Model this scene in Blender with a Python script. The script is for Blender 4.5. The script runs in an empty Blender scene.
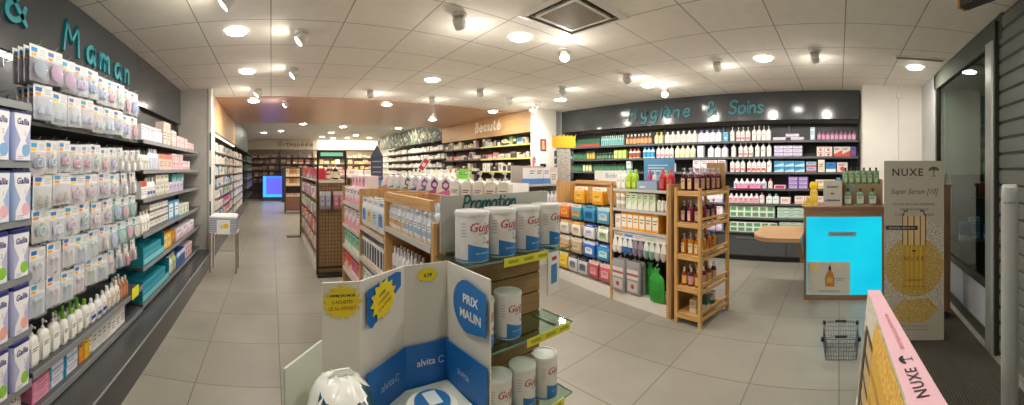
import bpy, bmesh, math, random
from math import sin, cos, pi, radians, atan2, sqrt
from mathutils import Vector, Matrix
random.seed(7)
SC = bpy.context.scene
COL = SC.collection
EYE = 1.45            # camera height

# ------------------------------------------------------------------ materials
def lin(h):
    h = h.lstrip('#')
    o = []
    for i in (0, 2, 4):
        c = int(h[i:i+2], 16) / 255
        o.append(c / 12.92 if c <= .04045 else ((c + .055) / 1.055) ** 2.4)
    return (*o, 1)
MATS = {}
def mat(h, rough=.45, metal=0., emit=0., clear=0.):
    k = (h, rough, metal, emit, clear)
    if k in MATS: return MATS[k]
    m = bpy.data.materials.new('paint_' + h.strip('#'))
    m.use_nodes = True
    nt = m.node_tree
    b = nt.nodes['Principled BSDF']
    b.inputs['Base Color'].default_value = lin(h)
    b.inputs['Roughness'].default_value = rough
    b.inputs['Metallic'].default_value = metal
    if emit:
        b.inputs['Emission Color'].default_value = lin(h)
        b.inputs['Emission Strength'].default_value = emit
    if clear:      # clear plastic / glass: part transparent, part glossy
        out = nt.nodes['Material Output']
        t = nt.nodes.new('ShaderNodeBsdfTransparent')
        t.inputs[0].default_value = lin(h)
        mx = nt.nodes.new('ShaderNodeMixShader')
        mx.inputs[0].default_value = clear
        nt.links.new(b.outputs[0], mx.inputs[1]); nt.links.new(t.outputs[0], mx.inputs[2])
        nt.links.new(mx.outputs[0], out.inputs[0])
    MATS[k] = m
    return m
def nodes_mat(name):
    m = bpy.data.materials.new(name); m.use_nodes = True
    nt = m.node_tree
    return m, nt, nt.nodes['Principled BSDF']
def ramp(nt, fac, stops):
    r = nt.nodes.new('ShaderNodeValToRGB')
    e = r.color_ramp.elements
    e[0].position, e[0].color = stops[0][0], lin(stops[0][1])
    e[1].position, e[1].color = stops[-1][0], lin(stops[-1][1])
    for p, c in stops[1:-1]:
        x = e.new(p); x.color = lin(c)
    nt.links.new(fac, r.inputs[0])
    return r.outputs[0]
def tiles(name, c1, c2, mortar, w, h, msize, loc, rough, mottled, bump=.0, mix=.55):
    m, nt, b = nodes_mat(name)
    tc = nt.nodes.new('ShaderNodeTexCoord'); mp = nt.nodes.new('ShaderNodeMapping')
    mp.inputs['Location'].default_value = loc
    nt.links.new(tc.outputs['Object'], mp.inputs[0])
    br = nt.nodes.new('ShaderNodeTexBrick')
    br.offset = 0; br.squash = 1
    br.inputs['Color1'].default_value = lin(c1); br.inputs['Color2'].default_value = lin(c2)
    br.inputs['Mortar'].default_value = lin(mortar)
    br.inputs['Scale'].default_value = 1
    br.inputs['Mortar Size'].default_value = msize
    br.inputs['Mortar Smooth'].default_value = .1
    br.inputs['Brick Width'].default_value = w; br.inputs['Row Height'].default_value = h
    nt.links.new(mp.outputs[0], br.inputs[0])
    nz = nt.nodes.new('ShaderNodeTexNoise'); nz.inputs['Scale'].default_value = mottled
    nz.inputs['Detail'].default_value = 5
    nt.links.new(tc.outputs['Object'], nz.inputs[0])
    v = ramp(nt, nz.outputs[0], [(.3, '#dcdcdc'), (.7, '#ffffff')])
    mx = nt.nodes.new('ShaderNodeMixRGB'); mx.blend_type = 'MULTIPLY'; mx.inputs[0].default_value = mix
    nt.links.new(br.outputs[0], mx.inputs[1]); nt.links.new(v, mx.inputs[2])
    nt.links.new(mx.outputs[0], b.inputs['Base Color'])
    b.inputs['Roughness'].default_value = rough
    if bump:
        bp = nt.nodes.new('ShaderNodeBump'); bp.inputs['Strength'].default_value = bump; bp.inputs['Distance'].default_value = .003
        nt.links.new(br.outputs[1], bp.inputs['Height']); bp.invert = True
        nt.links.new(bp.outputs[0], b.inputs['Normal'])
    return m
WOODS = {}
def wood(c1='#b98a56', c2='#d3a672', axis='z', rough=.5, scale=6):
    k = (c1, c2, axis)
    if k in WOODS: return WOODS[k]
    m, nt, b = nodes_mat('wood_grain')
    tc = nt.nodes.new('ShaderNodeTexCoord'); mp = nt.nodes.new('ShaderNodeMapping')
    s = {'x': (.6, 9, 9), 'y': (9, .6, 9), 'z': (9, 9, .6)}[axis]
    mp.inputs['Scale'].default_value = s
    nt.links.new(tc.outputs['Object'], mp.inputs[0])
    nz = nt.nodes.new('ShaderNodeTexNoise'); nz.inputs['Scale'].default_value = scale; nz.inputs['Detail'].default_value = 4
    nz.inputs['Distortion'].default_value = .6
    nt.links.new(mp.outputs[0], nz.inputs[0])
    nt.links.new(ramp(nt, nz.outputs[0], [(.3, c1), (.72, c2)]), b.inputs['Base Color'])
    b.inputs['Roughness'].default_value = rough
    WOODS[k] = m
    return m
def speckle(name, c1, c2, c3, scale, rough=.4):
    m, nt, b = nodes_mat(name)
    tc = nt.nodes.new('ShaderNodeTexCoord')
    nz = nt.nodes.new('ShaderNodeTexNoise'); nz.inputs['Scale'].default_value = scale; nz.inputs['Detail'].default_value = 8
    nt.links.new(tc.outputs['Object'], nz.inputs[0])
    nt.links.new(ramp(nt, nz.outputs[0], [(.38, c1), (.5, c2), (.62, c3)]), b.inputs['Base Color'])
    b.inputs['Roughness'].default_value = rough
    return m

WHITE = mat('#eeeeea', .45); OFFW = mat('#e2dfd6', .5); BLACK = mat('#151515', .4); DARK = mat('#2b2d2e', .4)
STEEL = mat('#b9bcbe', .3, .9); GREY = mat('#8a8c8c', .45); LGREY = mat('#c4c4bf', .45)
TEAL = mat('#1f8c96', .4); INK = mat('#3c3f48', .6); NAVY = mat('#2a2c6e', .35)
BOARD = mat('#4c4e50', .38)                     # shelf boards
RAIL = mat('#85888b', .4)
CLEAR = mat('#f4f6f8', .12, 0, 0, .8)          # blister plastic
FILM = mat('#eef0f4', .18, 0, 0, .45)
def glass_mat(tint):
    m = bpy.data.materials.new('clear_glass'); m.use_nodes = True
    nt = m.node_tree; nt.nodes.clear()
    out = nt.nodes.new('ShaderNodeOutputMaterial'); t = nt.nodes.new('ShaderNodeBsdfTransparent'); g = nt.nodes.new('ShaderNodeBsdfGlossy')
    t.inputs[0].default_value = lin(tint); g.inputs['Roughness'].default_value = .03; g.inputs[0].default_value = (.9, .95, .92, 1)
    f = nt.nodes.new('ShaderNodeFresnel'); f.inputs[0].default_value = 1.4
    x = nt.nodes.new('ShaderNodeMixShader')
    gm = nt.nodes.new('ShaderNodeNewGeometry'); k = nt.nodes.new('ShaderNodeMath'); k.operation = 'SUBTRACT'; k.inputs[0].default_value = 1; k2 = nt.nodes.new('ShaderNodeMath'); k2.operation = 'MULTIPLY'
    nt.links.new(gm.outputs['Backfacing'], k.inputs[1]); nt.links.new(k.outputs[0], k2.inputs[0]); nt.links.new(f.outputs[0], k2.inputs[1]); nt.links.new(k2.outputs[0], x.inputs[0]); nt.links.new(t.outputs[0], x.inputs[1]); nt.links.new(g.outputs[0], x.inputs[2]); nt.links.new(x.outputs[0], out.inputs[0])
    return m
GLASS = glass_mat('#d4e6dd')
PINE = wood('#c08f55', '#dab27a'); PINEX = wood('#c08f55', '#dab27a', 'x'); PINEY = wood('#c08f55', '#dab27a', 'y')
OAKX = wood('#9a7a58', '#b89874', 'x'); OAKZ = wood('#8a6b4c', '#a98764', 'z')
BAMX = wood('#bf8f4e', '#e0b878', 'x'); BAMY = wood('#bf8f4e', '#e0b878', 'y'); BAMZ = wood('#bf8f4e', '#e0b878', 'z')

# ------------------------------------------------------------------ mesh builder
class MB:
    def __init__(s): s.v = []; s.f = []; s.m = []; s.mats = []
    def mi(s, m):
        if m not in s.mats: s.mats.append(m)
        return s.mats.index(m)
    def add(s, vs, fs, m, M=None):
        b = len(s.v); k = s.mi(m)
        s.v += [tuple(M @ Vector(p)) for p in vs] if M is not None else [tuple(p) for p in vs]
        for f in fs:
            s.f.append(tuple(b + i for i in f)); s.m.append(k)
        return s
    def box(s, x0, x1, y0, y1, z0, z1, m, M=None, c=0):
        if c:
            return s.prism([(x0+c, y0), (x1-c, y0), (x1, y0+c), (x1, y1-c), (x1-c, y1), (x0+c, y1), (x0, y1-c), (x0, y0+c)], z0, z1, m, M)
        vs = [(x, y, z) for z in (z0, z1) for x, y in ((x0, y0), (x1, y0), (x1, y1), (x0, y1))]
        return s.add(vs, [(3, 2, 1, 0), (4, 5, 6, 7), (0, 1, 5, 4), (1, 2, 6, 5), (2, 3, 7, 6), (3, 0, 4, 7)], m, M)
    def prism(s, poly, z0, z1, m, M=None):
        n = len(poly)
        vs = [(x, y, z0) for x, y in poly] + [(x, y, z1) for x, y in poly]
        fs = [tuple(range(n))[::-1], tuple(range(n, 2*n))] + [(i, (i+1) % n, n+(i+1) % n, n+i) for i in range(n)]
        return s.add(vs, fs, m, M)
    def slab(s, poly, y0, y1, m, M=None):          # polygon in x,z, extruded along y (front face at y0)
        n = len(poly)
        vs = [(x, y0, z) for x, z in poly] + [(x, y1, z) for x, z in poly]
        fs = [tuple(range(n)), tuple(range(n, 2*n))[::-1]] + [(i, n+i, n+(i+1) % n, (i+1) % n) for i in range(n)]
        return s.add(vs, fs, m, M)
    def loft(s, rings, m, caps=(1, 1), M=None):
        n = len(rings[0]); vs = [p for r in rings for p in r]; fs = []
        for k in range(len(rings)-1):
            for i in range(n):
                j = (i+1) % n
                fs.append((k*n+i, k*n+j, (k+1)*n+j, (k+1)*n+i))
        if caps[0]: fs.append(tuple(range(n))[::-1])
        if caps[1]: fs.append(tuple(range((len(rings)-1)*n, len(rings)*n)))
        return s.add(vs, fs, m, M)
    def lathe(s, prof, m, n=16, cx=0, cy=0, sy=1., caps=(1, 1), M=None):
        return s.loft([[(cx+r*cos(2*pi*i/n), cy+sy*r*sin(2*pi*i/n), z) for i in range(n)] for r, z in prof], m, caps, M)
    def rr(s, prof, m, w, d, rad, n=3, M=None, caps=(1, 1), cy=0):   # rounded-rect body; prof = [(z, scale_x, scale_y)]
        base = []
        for qx, qy, a0 in ((1, 1, 0), (-1, 1, 90), (-1, -1, 180), (1, -1, 270)):
            for i in range(n+1):
                a = radians(a0 + 90*i/n)
                base.append((qx*(w/2-rad)+rad*cos(a), qy*(d/2-rad)+rad*sin(a)))
        return s.loft([[(x*sx, cy+y*sy_, z) for x, y in base] for z, sx, sy_ in prof], m, caps, M)
    def tube(s, pts, r, m, n=6, M=None, closed=False, flat=None):
        P = [Vector(p) for p in pts]; rings = []
        up0 = Vector((0, 0, 1))
        N = len(P)
        for i, p in enumerate(P):
            if closed: t = P[(i+1) % N] - P[i-1]
            else: t = P[min(i+1, N-1)] - P[max(i-1, 0)]
            t.normalize()
            a = t.cross(up0)
            if a.length < .05: a = t.cross(Vector((0, 1, 0)) if abs(t.y) < .9 else Vector((1, 0, 0)))
            a.normalize(); b = t.cross(a)
            rings.append([tuple(p + r*(cos(2*pi*k/n)*a + sin(2*pi*k/n)*b)) for k in range(n)])
        if closed: rings.append(rings[0])
        return s.loft(rings, m, (0, 0) if closed else (1, 1), M)
    def ribbon(s, pts, w, y0, y1, m, M=None):      # thick round-nosed stroke in the x,z plane
        P = [Vector((p[0], p[1])) for p in pts]; L = []; R = []
        for i, p in enumerate(P):
            t = P[min(i+1, len(P)-1)] - P[max(i-1, 0)]
            t = t.normalized() if t.length > 1e-6 else Vector((1, 0))
            q = Vector((-t.y, t.x))
            if i == 0: p = p - t*w*.35
            if i == len(P)-1: p = p + t*w*.35
            k = w*.5 if 0 < i < len(P)-1 else w*.33
            L.append(p+q*k); R.append(p-q*k)
        vs = []; fs = []
        for l, r in zip(L, R):
            vs += [(l.x, y0, l.y), (r.x, y0, r.y), (r.x, y1, r.y), (l.x, y1, l.y)]
        for i in range(len(P)-1):
            a = 4*i; b = a+4
            for k in range(4): fs.append((a+k, a+(k+1) % 4, b+(k+1) % 4, b+k))
        e = 4*(len(P)-1)
        fs += [(3, 2, 1, 0), (e, e+1, e+2, e+3)]
        return s.add(vs, fs, m, M)
    def rect(s, x0, x1, z0, z1, y, m, M=None):     # printed patch on a front face (faces -y)
        return s.add([(x0, y, z0), (x1, y, z0), (x1, y, z1), (x0, y, z1)], [(0, 1, 2, 3)], m, M)
    def poly(s, pts, y, m, M=None):
        return s.add([(x, y, z) for x, z in pts], [tuple(range(len(pts)))], m, M)
    def disc(s, cx, cz, r, y, m, n=16, rz=None, M=None):
        return s.poly([(cx+r*cos(2*pi*i/n), cz+(rz or r)*sin(2*pi*i/n)) for i in range(n)], y, m, M)
    def text(s, body, size, x, z, y, m, align='CENTER', shear=0., ext=.0, wrap=None, M=None, bold=0., sx=1., space=1.):
        vs, fs = glyphs(body, size, align, shear, ext, bold, space)
        out = []
        for a, b, c in vs:
            a = a*sx + x; b = b + z
            if wrap: out.append((wrap*sin(a/wrap), -(wrap+.0006+c)*cos(a/wrap)+y, b))
            else: out.append((a, y-c, b))
        return s.add(out, fs, m, M)
    def build(s, name, smooth=40):
        me = bpy.data.meshes.new(name)
        me.from_pydata(s.v, [], s.f)
        for m in s.mats: me.materials.append(m)
        me.polygons.foreach_set('material_index', s.m)
        if smooth:
            me.polygons.foreach_set('use_smooth', [True]*len(s.f))
            me.set_sharp_from_angle(angle=radians(smooth))
        me.update()
        return me
TXT = {}
def glyphs(body, size, align, shear, ext, bold, space):
    k = (body, size, align, shear, ext, bold, space)
    if k in TXT: return TXT[k]
    cu = bpy.data.curves.new('lettering', 'FONT')
    cu.body = body; cu.size = size; cu.align_x = align; cu.shear = shear; cu.extrude = ext; cu.offset = bold
    cu.space_character = space; cu.resolution_u = 2; cu.fill_mode = 'FRONT' if not ext else 'BOTH'
    ob = bpy.data.objects.new('lettering', cu); COL.objects.link(ob)
    dg = bpy.context.evaluated_depsgraph_get()
    me = bpy.data.meshes.new_from_object(ob.evaluated_get(dg))
    r = ([tuple(v.co) for v in me.vertices], [tuple(p.vertices) for p in me.polygons])
    bpy.data.objects.remove(ob); bpy.data.curves.remove(cu); bpy.data.meshes.remove(me)
    TXT[k] = r
    return r

# hand-drawn lettering of the signs: strokes on a cap height of 1
def smooth(pts, n=5):
    if len(pts) < 3: return pts
    o = []
    for i in range(len(pts)-1):
        p0, p1, p2, p3 = pts[max(i-1, 0)], pts[i], pts[i+1], pts[min(i+2, len(pts)-1)]
        for k in range(n):
            t = k/n
            o.append(tuple(.5*(2*b+(c-a)*t+(2*a-5*b+4*c-d)*t*t+(3*b-3*c+d-a)*t**3) for a, b, c, d in zip(p0, p1, p2, p3)))
    o.append(pts[-1])
    return o
e_ = [(.05, .32), (.45, .36), (.4, .56), (.2, .6), (.03, .34), (.12, .06), (.3, .0), (.48, .12)]
o_ = [(.25, .6), (.03, .4), (.06, .08), (.28, 0), (.5, .2), (.46, .5), (.25, .6)]
GL = {
 'M': (.95, [[(0, 0), (.12, 1)], [(.12, 1), (.42, .38)], [(.42, .38), (.76, 1)], [(.76, 1), (.84, 0)]]),
 'a': (.68, [[(.5, .52), (.3, .6), (.06, .4), (.1, .08), (.3, .04), (.5, .45)], [(.51, .58), (.52, .1), (.6, 0)]]),
 'm': (.86, [[(0, .58), (.03, 0)], [(.03, .32), (.2, .58), (.34, .48), (.36, 0)], [(.36, .32), (.54, .58), (.68, .48), (.71, 0)]]),
 'n': (.58, [[(0, .58), (.03, 0)], [(.03, .32), (.22, .58), (.38, .46), (.41, 0)]]),
 '&': (.9, [[(.78, .0), (.5, .32), (.2, .68), (.2, .9), (.38, 1), (.52, .85), (.4, .63), (.08, .36), (.08, .1), (.3, 0), (.58, .14), (.74, .48)]]),
 'H': (.86, [[(.08, 1), (.0, 0)], [(.66, 1), (.6, 0)], [(.04, .5), (.62, .53)]]),
 'y': (.62, [[(.0, .6), (.05, .22), (.25, .1), (.44, .3), (.5, .6)], [(.5, .6), (.42, -.1), (.25, -.35), (.02, -.26)]]),
 'g': (.66, [[(.48, .5), (.28, .62), (.06, .42), (.1, .1), (.3, .05), (.48, .4)], [(.52, .6), (.46, -.1), (.28, -.35), (.04, -.25)]]),
 'i': (.2, [[(.06, .58), (.05, 0)], [(.06, .8), (.07, .86)]]),
 'e': (.6, [e_]), 'è': (.6, [e_, [(.1, .96), (.3, .76)]]), 'é': (.6, [e_, [(.2, .76), (.4, .96)]]),
 'S': (.72, [[(.56, .86), (.35, 1), (.08, .84), (.16, .58), (.45, .44), (.5, .14), (.25, 0), (0, .14)]]),
 'o': (.64, [o_]), 's': (.52, [[(.4, .5), (.22, .6), (.06, .48), (.2, .32), (.38, .18), (.28, .02), (.02, .06)]]),
 'P': (.68, [[(.03, 0), (.1, 1)], [(.08, .96), (.36, 1), (.56, .76), (.4, .5), (.08, .46)]]),
 'r': (.45, [[(.03, .6), (.03, 0)], [(.03, .3), (.16, .52), (.36, .57)]]),
 't': (.52, [[(.2, .9), (.17, .2), (.25, .02), (.42, .06)], [(.0, .6), (.42, .62)]]),
 'B': (.68, [[(.05, 0), (.1, 1)], [(.1, 1), (.42, .94), (.42, .66), (.1, .52)], [(.1, .52), (.5, .46), (.52, .1), (.05, 0)]]),
 'u': (.58, [[(0, .6), (.03, .15), (.2, .02), (.38, .2), (.43, .6)], [(.43, .6), (.46, 0)]]),
 'O': (.9, [[(.4, 1), (.06, .7), (.08, .2), (.38, 0), (.72, .25), (.7, .75), (.4, 1)]]),
 'h': (.56, [[(.02, 1), (.02, 0)], [(.02, .32), (.2, .58), (.36, .46), (.4, 0)]]),
 'p': (.6, [[(0, .6), (.01, -.35)], [(.0, .46), (.25, .6), (.46, .35), (.3, .02), (.02, .12)]]),
 'd': (.66, [[(.5, .5), (.28, .6), (.06, .4), (.1, .08), (.3, .04), (.5, .4)], [(.52, 1), (.52, 0)]]),
 ' ': (.55, []),
}
def script_letters(word, h, w, depth, m, total=None, slant=.0):
    """[(x, mesh)] letters standing on x = 0, each a thick stroke drawing"""
    adv = sum(GL[c][0] for c in word)
    kx = (total / adv if total else h)
    out = []; x = 0
    for c in word:
        if c != ' ':
            b = MB()
            for st in GL[c][1]:
                st = smooth(st) if len(st) > 2 else st
                b.ribbon([(px*min(kx, h*1.15) + slant*pz*h, pz*h) for px, pz in st], w, -depth, 0, m)
            out.append((x, b.build('letter', 30)))
        x += GL[c][0]*kx
    return out

# ------------------------------------------------------------------ scene objects
def new(name, mesh, parent=None, loc=None, rz=0., rot=None):
    o = bpy.data.objects.new(name, mesh); COL.objects.link(o)
    if parent is not None: o.parent = parent
    if loc is not None: o.location = loc
    if rot is not None: o.rotation_euler = rot
    elif rz: o.rotation_euler = (0, 0, rz)
    return o
def tag(o, label=None, cat=None, group=None, kind=None):
    if label: o['label'] = label
    if cat: o['category'] = cat
    if group: o['group'] = group
    if kind: o['kind'] = kind
    return o
def thing(name, label, cat, loc=(0, 0, 0), rz=0., group=None, mesh=None, rot=None):
    return tag(new(name, mesh, None, loc, rz, rot), label, cat, group)
def struct(name, b):
    return tag(new(name, b.build(name) if isinstance(b, MB) else b), kind='structure')
class Proto:
    """a kind of product: its own mesh or an Empty, and parts (name, mesh, index of the part above it or None, label)"""
    def __init__(s, name, cat, parts, w, h, d, mesh=None): s.name, s.cat, s.parts, s.w, s.h, s.d, s.mesh = name, cat, parts, w, h, d, mesh
def place(p, loc, rz, label, group=None, name=None, rot=None):
    r = thing(name or p.name, label, p.cat, loc, rz, group, p.mesh, rot)
    made = []
    for q in p.parts:
        o = new(q[0], q[1], made[q[2]] if len(q) > 2 and q[2] is not None else r)
        if len(q) > 3: o['label'] = q[3]
        made.append(o)
    return r
ORD = ['', 'first', 'second', 'third', 'fourth', 'fifth', 'sixth', 'seventh', 'eighth', 'ninth', 'tenth', 'eleventh', 'twelfth',
       'thirteenth', 'fourteenth', 'fifteenth', 'sixteenth', 'seventeenth', 'eighteenth', 'nineteenth', 'twentieth']
def nth(n):
    if n <= 20: return ORD[n]
    t = {2: 'twenty', 3: 'thirty', 4: 'forty', 5: 'fifty'}[n // 10]
    return (t + '-' + ORD[n % 10]) if n % 10 else {2: 'twentieth', 3: 'thirtieth', 4: 'fortieth', 5: 'fiftieth'}[n // 10]
class Frame:
    """u to the viewer's right along a shelf front, v away from the viewer"""
    def __init__(s, ox, oy, deg): s.ox, s.oy, s.a = ox, oy, radians(deg); s.c, s.s = cos(s.a), sin(s.a)
    def at(s, u, v, z): return (s.ox + u*s.c - v*s.s, s.oy + u*s.s + v*s.c, z)
LEFT = Frame(0, 0, 90); RIGHT = Frame(0, 0, -90); FRONT = Frame(0, 0, 0)
COUNT = {}
def run(F, where, u, v, z, specs, jit=.003):
    """fill a shelf from u on: specs = (proto, 'adjective kind', how many, dict) or a number to skip"""
    for sp in specs:
        if not isinstance(sp, tuple): u += sp; continue
        p, kind, n = sp[:3]; o = sp[3] if len(sp) > 3 else {}
        pitch = o.get('pitch', p.w + .006); stack = o.get('stack', 1); rows = o.get('rows', 1)
        for i in range(n):
            COUNT[(where, kind)] = k = COUNT.get((where, kind), 0) + 1
            for r in range(rows):
                for s in range(stack):
                    lvl = '' if stack == 1 else ('bottom ', 'second ', 'third ', 'fourth ')[s] if stack > 2 else ('lower ', 'upper ')[s]
                    back = ('', 'second-row ', 'third-row ')[r]
                    lab = f"{lvl}{back}{kind}, {nth(k)} from left on {where}"
                    loc = F.at(u + p.w/2, v + p.d/2 + r*(p.d+.006) + random.uniform(0, jit*2), z + .001 + s*(p.h+.0008))
                    place(p, loc, F.a + random.uniform(-.02, .02)*(0 if stack > 1 else 1), lab, f"{kind}s on {where}")
            u += pitch
    return u

# ------------------------------------------------------------------ kinds of product
CACHE = {}
def cached(f):
    def g(*a, **k):
        key = (f.__name__, a, tuple(sorted(k.items())))
        if key not in CACHE: CACHE[key] = f(*a, **k)
        return CACHE[key]
    return g
def lines(b, x0, x1, z, n, dz, y, m, t=.0022):
    for i in range(n): b.rect(x0, x0+(x1-x0)*(1, .82, .93, .6)[i % 4], z-i*dz-t, z-i*dz, y, m)
@cached
def carton(w, d, h, base, band=None, style='band', ink='#3c3f48', top=None, name='carton'):
    b = MB(); m = mat(base, .4); i = mat(ink, .5)
    b.box(-w/2, w/2, -d/2, d/2, 0, h, m)
    y = -d/2-.0006; bm_ = mat(band, .4) if band else i
    if style == 'band':
        b.rect(-w/2, w/2, 0.002, h*.34, y, bm_); lines(b, -w*.36, w*.3, h*.82, 2, h*.13, y, i, h*.05)
        b.add([(w/2+.0006, -d/2, .002), (w/2+.0006, d/2, .002), (w/2+.0006, d/2, h*.34), (w/2+.0006, -d/2, h*.34)], [(0, 1, 2, 3)], bm_)
        b.add([(-w/2-.0006, -d/2, .002), (-w/2-.0006, d/2, .002), (-w/2-.0006, d/2, h*.34), (-w/2-.0006, -d/2, h*.34)], [(3, 2, 1, 0)], bm_)
    elif style == 'top':
        b.rect(-w/2, w/2, h*.7, h-.001, y, bm_); lines(b, -w*.36, w*.3, h*.55, 3, h*.13, y, i, h*.04)
    elif style == 'window':
        b.rect(-w*.4, w*.4, h*.12, h*.86, y, bm_); lines(b, -w*.3, w*.3, h*.66, 2, h*.16, y-.0005, i, h*.05)
    elif style == 'slant':
        b.poly([(-w/2, .001), (w/2, .001), (w/2, h*.62), (-w/2, h*.22)], y, bm_); lines(b, -w*.4, w*.2, h*.86, 2, h*.12, y, i, h*.05)
    elif style == 'dot':
        b.disc(0, h*.36, min(w, h)*.24, y, bm_, 12); lines(b, -w*.34, w*.34, h*.85, 2, h*.12, y, i, h*.05)
    elif style == 'wave':
        b.poly([(-w/2, .001), (w/2, .001), (w/2, h*.3), (w*.2, h*.24), (-w*.1, h*.4), (-w/2, h*.52)], y, bm_)
        lines(b, -w*.34, w*.3, h*.86, 2, h*.12, y, i, h*.06)
    if top: b.add([(-w/2, -d/2, h+.0005), (w/2, -d/2, h+.0005), (w/2, d/2, h+.0005), (-w/2, d/2, h+.0005)], [(0, 1, 2, 3)], mat(top, .45))
    return Proto(name, 'box', [], w, h, d, b.build(name, 0))
@cached
def bottle(w, d, h, body, cap='#f2f2f0', label=None, shape='oval', band=None, capk=.42, rough=.3, name='bottle'):
    m = mat(body, rough); c = mat(cap, .35)
    b = MB(); hb = h*.80
    if shape == 'round':
        prof = [(w*.46, 0), (w*.5, h*.015), (w*.5, hb*.8), (w*.44, hb*.9), (w*.2, hb*.985), (w*.2, hb)]
        b.lathe(prof, m, 14)
        if label: b.lathe([(w*.503, hb*.14), (w*.503, hb*.7)], mat(label, .5), 14, caps=(0, 0))
        if band: b.lathe([(w*.506, hb*.2), (w*.506, hb*.36)], mat(band, .5), 14, caps=(0, 0))
    else:
        rad = min(w, d)*(.48 if shape == 'oval' else .25)
        prof = [(0, .94, .94), (h*.015, 1, 1), (hb*.74, 1, 1), (hb*.88, .9, .95), (hb*.97, .5, .62), (hb, .42, .6)]
        b.rr(prof, m, w, d, rad, 4)
        y = -d/2-.0008; x = w*.5-rad*.35
        if label: b.rect(-x, x, hb*.12, hb*.68, y, mat(label, .5))
        if band: b.rect(-x, x, hb*.2, hb*.4, y-.0004, mat(band, .5))
        lines(b, -x*.7, x*.7, hb*.6, 2, hb*.09, y-.0006, INK, hb*.035)
    k = MB(); cr = min(w*capk, d*.5)*.5
    k.lathe([(cr, hb-.002), (cr, h-.004), (cr*.85, h)], c, 12)
    return Proto(name, 'bottle', [('bottle_body', b.build('bottle_body')), ('cap', k.build('cap'))], w, h, d)
@cached
def pump(w, d, h, body, label='#f2f2f0', band=None, head='#f2f2f0', shape='oval', rough=.3, name='pump_bottle'):
    m = mat(body, rough); c = mat(head, .35); hb = h*.74
    b = MB(); rad = min(w, d)*(.48 if shape == 'oval' else .22)
    b.rr([(0, .94, .94), (h*.015, 1, 1), (hb*.84, 1, 1), (hb*.94, .8, .9), (hb, .36, .5)], m, w, d, rad, 4)
    y = -d/2-.0008; x = w*.5-rad*.35
    if label: b.rect(-x, x, hb*.1, hb*.72, y, mat(label, .5))
    if band: b.rect(-x, x, hb*.14, hb*.4, y-.0004, mat(band, .5))
    lines(b, -x*.7, x*.7, hb*.62, 2, hb*.08, y-.0006, INK, hb*.03)
    k = MB(); r = min(w, d)*.2
    k.lathe([(r, hb-.002), (r, hb+h*.06), (r*.4, hb+h*.07), (r*.35, h*.9)], c, 10)
    k.lathe([(r*.75, h*.9), (r*.8, h*.96), (r*.5, h)], c, 10)
    k.box(-r*.3, r*.3, -r*2.6, 0, h*.93, h*.97, c)
    return Proto(name, 'bottle', [('bottle_body', b.build('bottle_body')), ('pump_head', k.build('pump_head'))], w, h, d)
@cached
def stick(w, d, h, body, cap, band=None, name='tube'):
    """soft tube standing on its cap"""
    b = MB(); c = MB(); hc = h*.2
    b.rr([(hc, .8, .8), (hc+.006, .95, .95), (h*.55, 1, .8), (h, 1.08, .1)], mat(body, .35), w, d, min(w, d)*.45, 3)
    if band: b.rect(-w*.36, w*.36, h*.34, h*.7, -d*.5, mat(band, .5))
    c.rr([(0, .9, .9), (hc, .98, .98)], mat(cap, .35), w, d, min(w, d)*.45, 3)
    return Proto(name, 'tube', [('tube_body', b.build('tube_body')), ('cap', c.build('cap'))], w, h, d)
@cached
def jar(w, h, body, lid, band=None, name='jar'):
    b = MB(); r = w/2
    b.lathe([(r*.92, 0), (r*.97, h*.03), (r*.97, h*.68)], mat(body, .35), 14)
    if band: b.lathe([(r*.98, h*.12), (r*.98, h*.55)], mat(band, .5), 14, caps=(0, 0))
    k = MB(); k.lathe([(r, h*.68), (r, h*.96), (r*.94, h)], mat(lid, .35), 14)
    return Proto(name, 'jar', [('jar_body', b.build('jar_body')), ('lid', k.build('lid'))], w, h, w)
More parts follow.
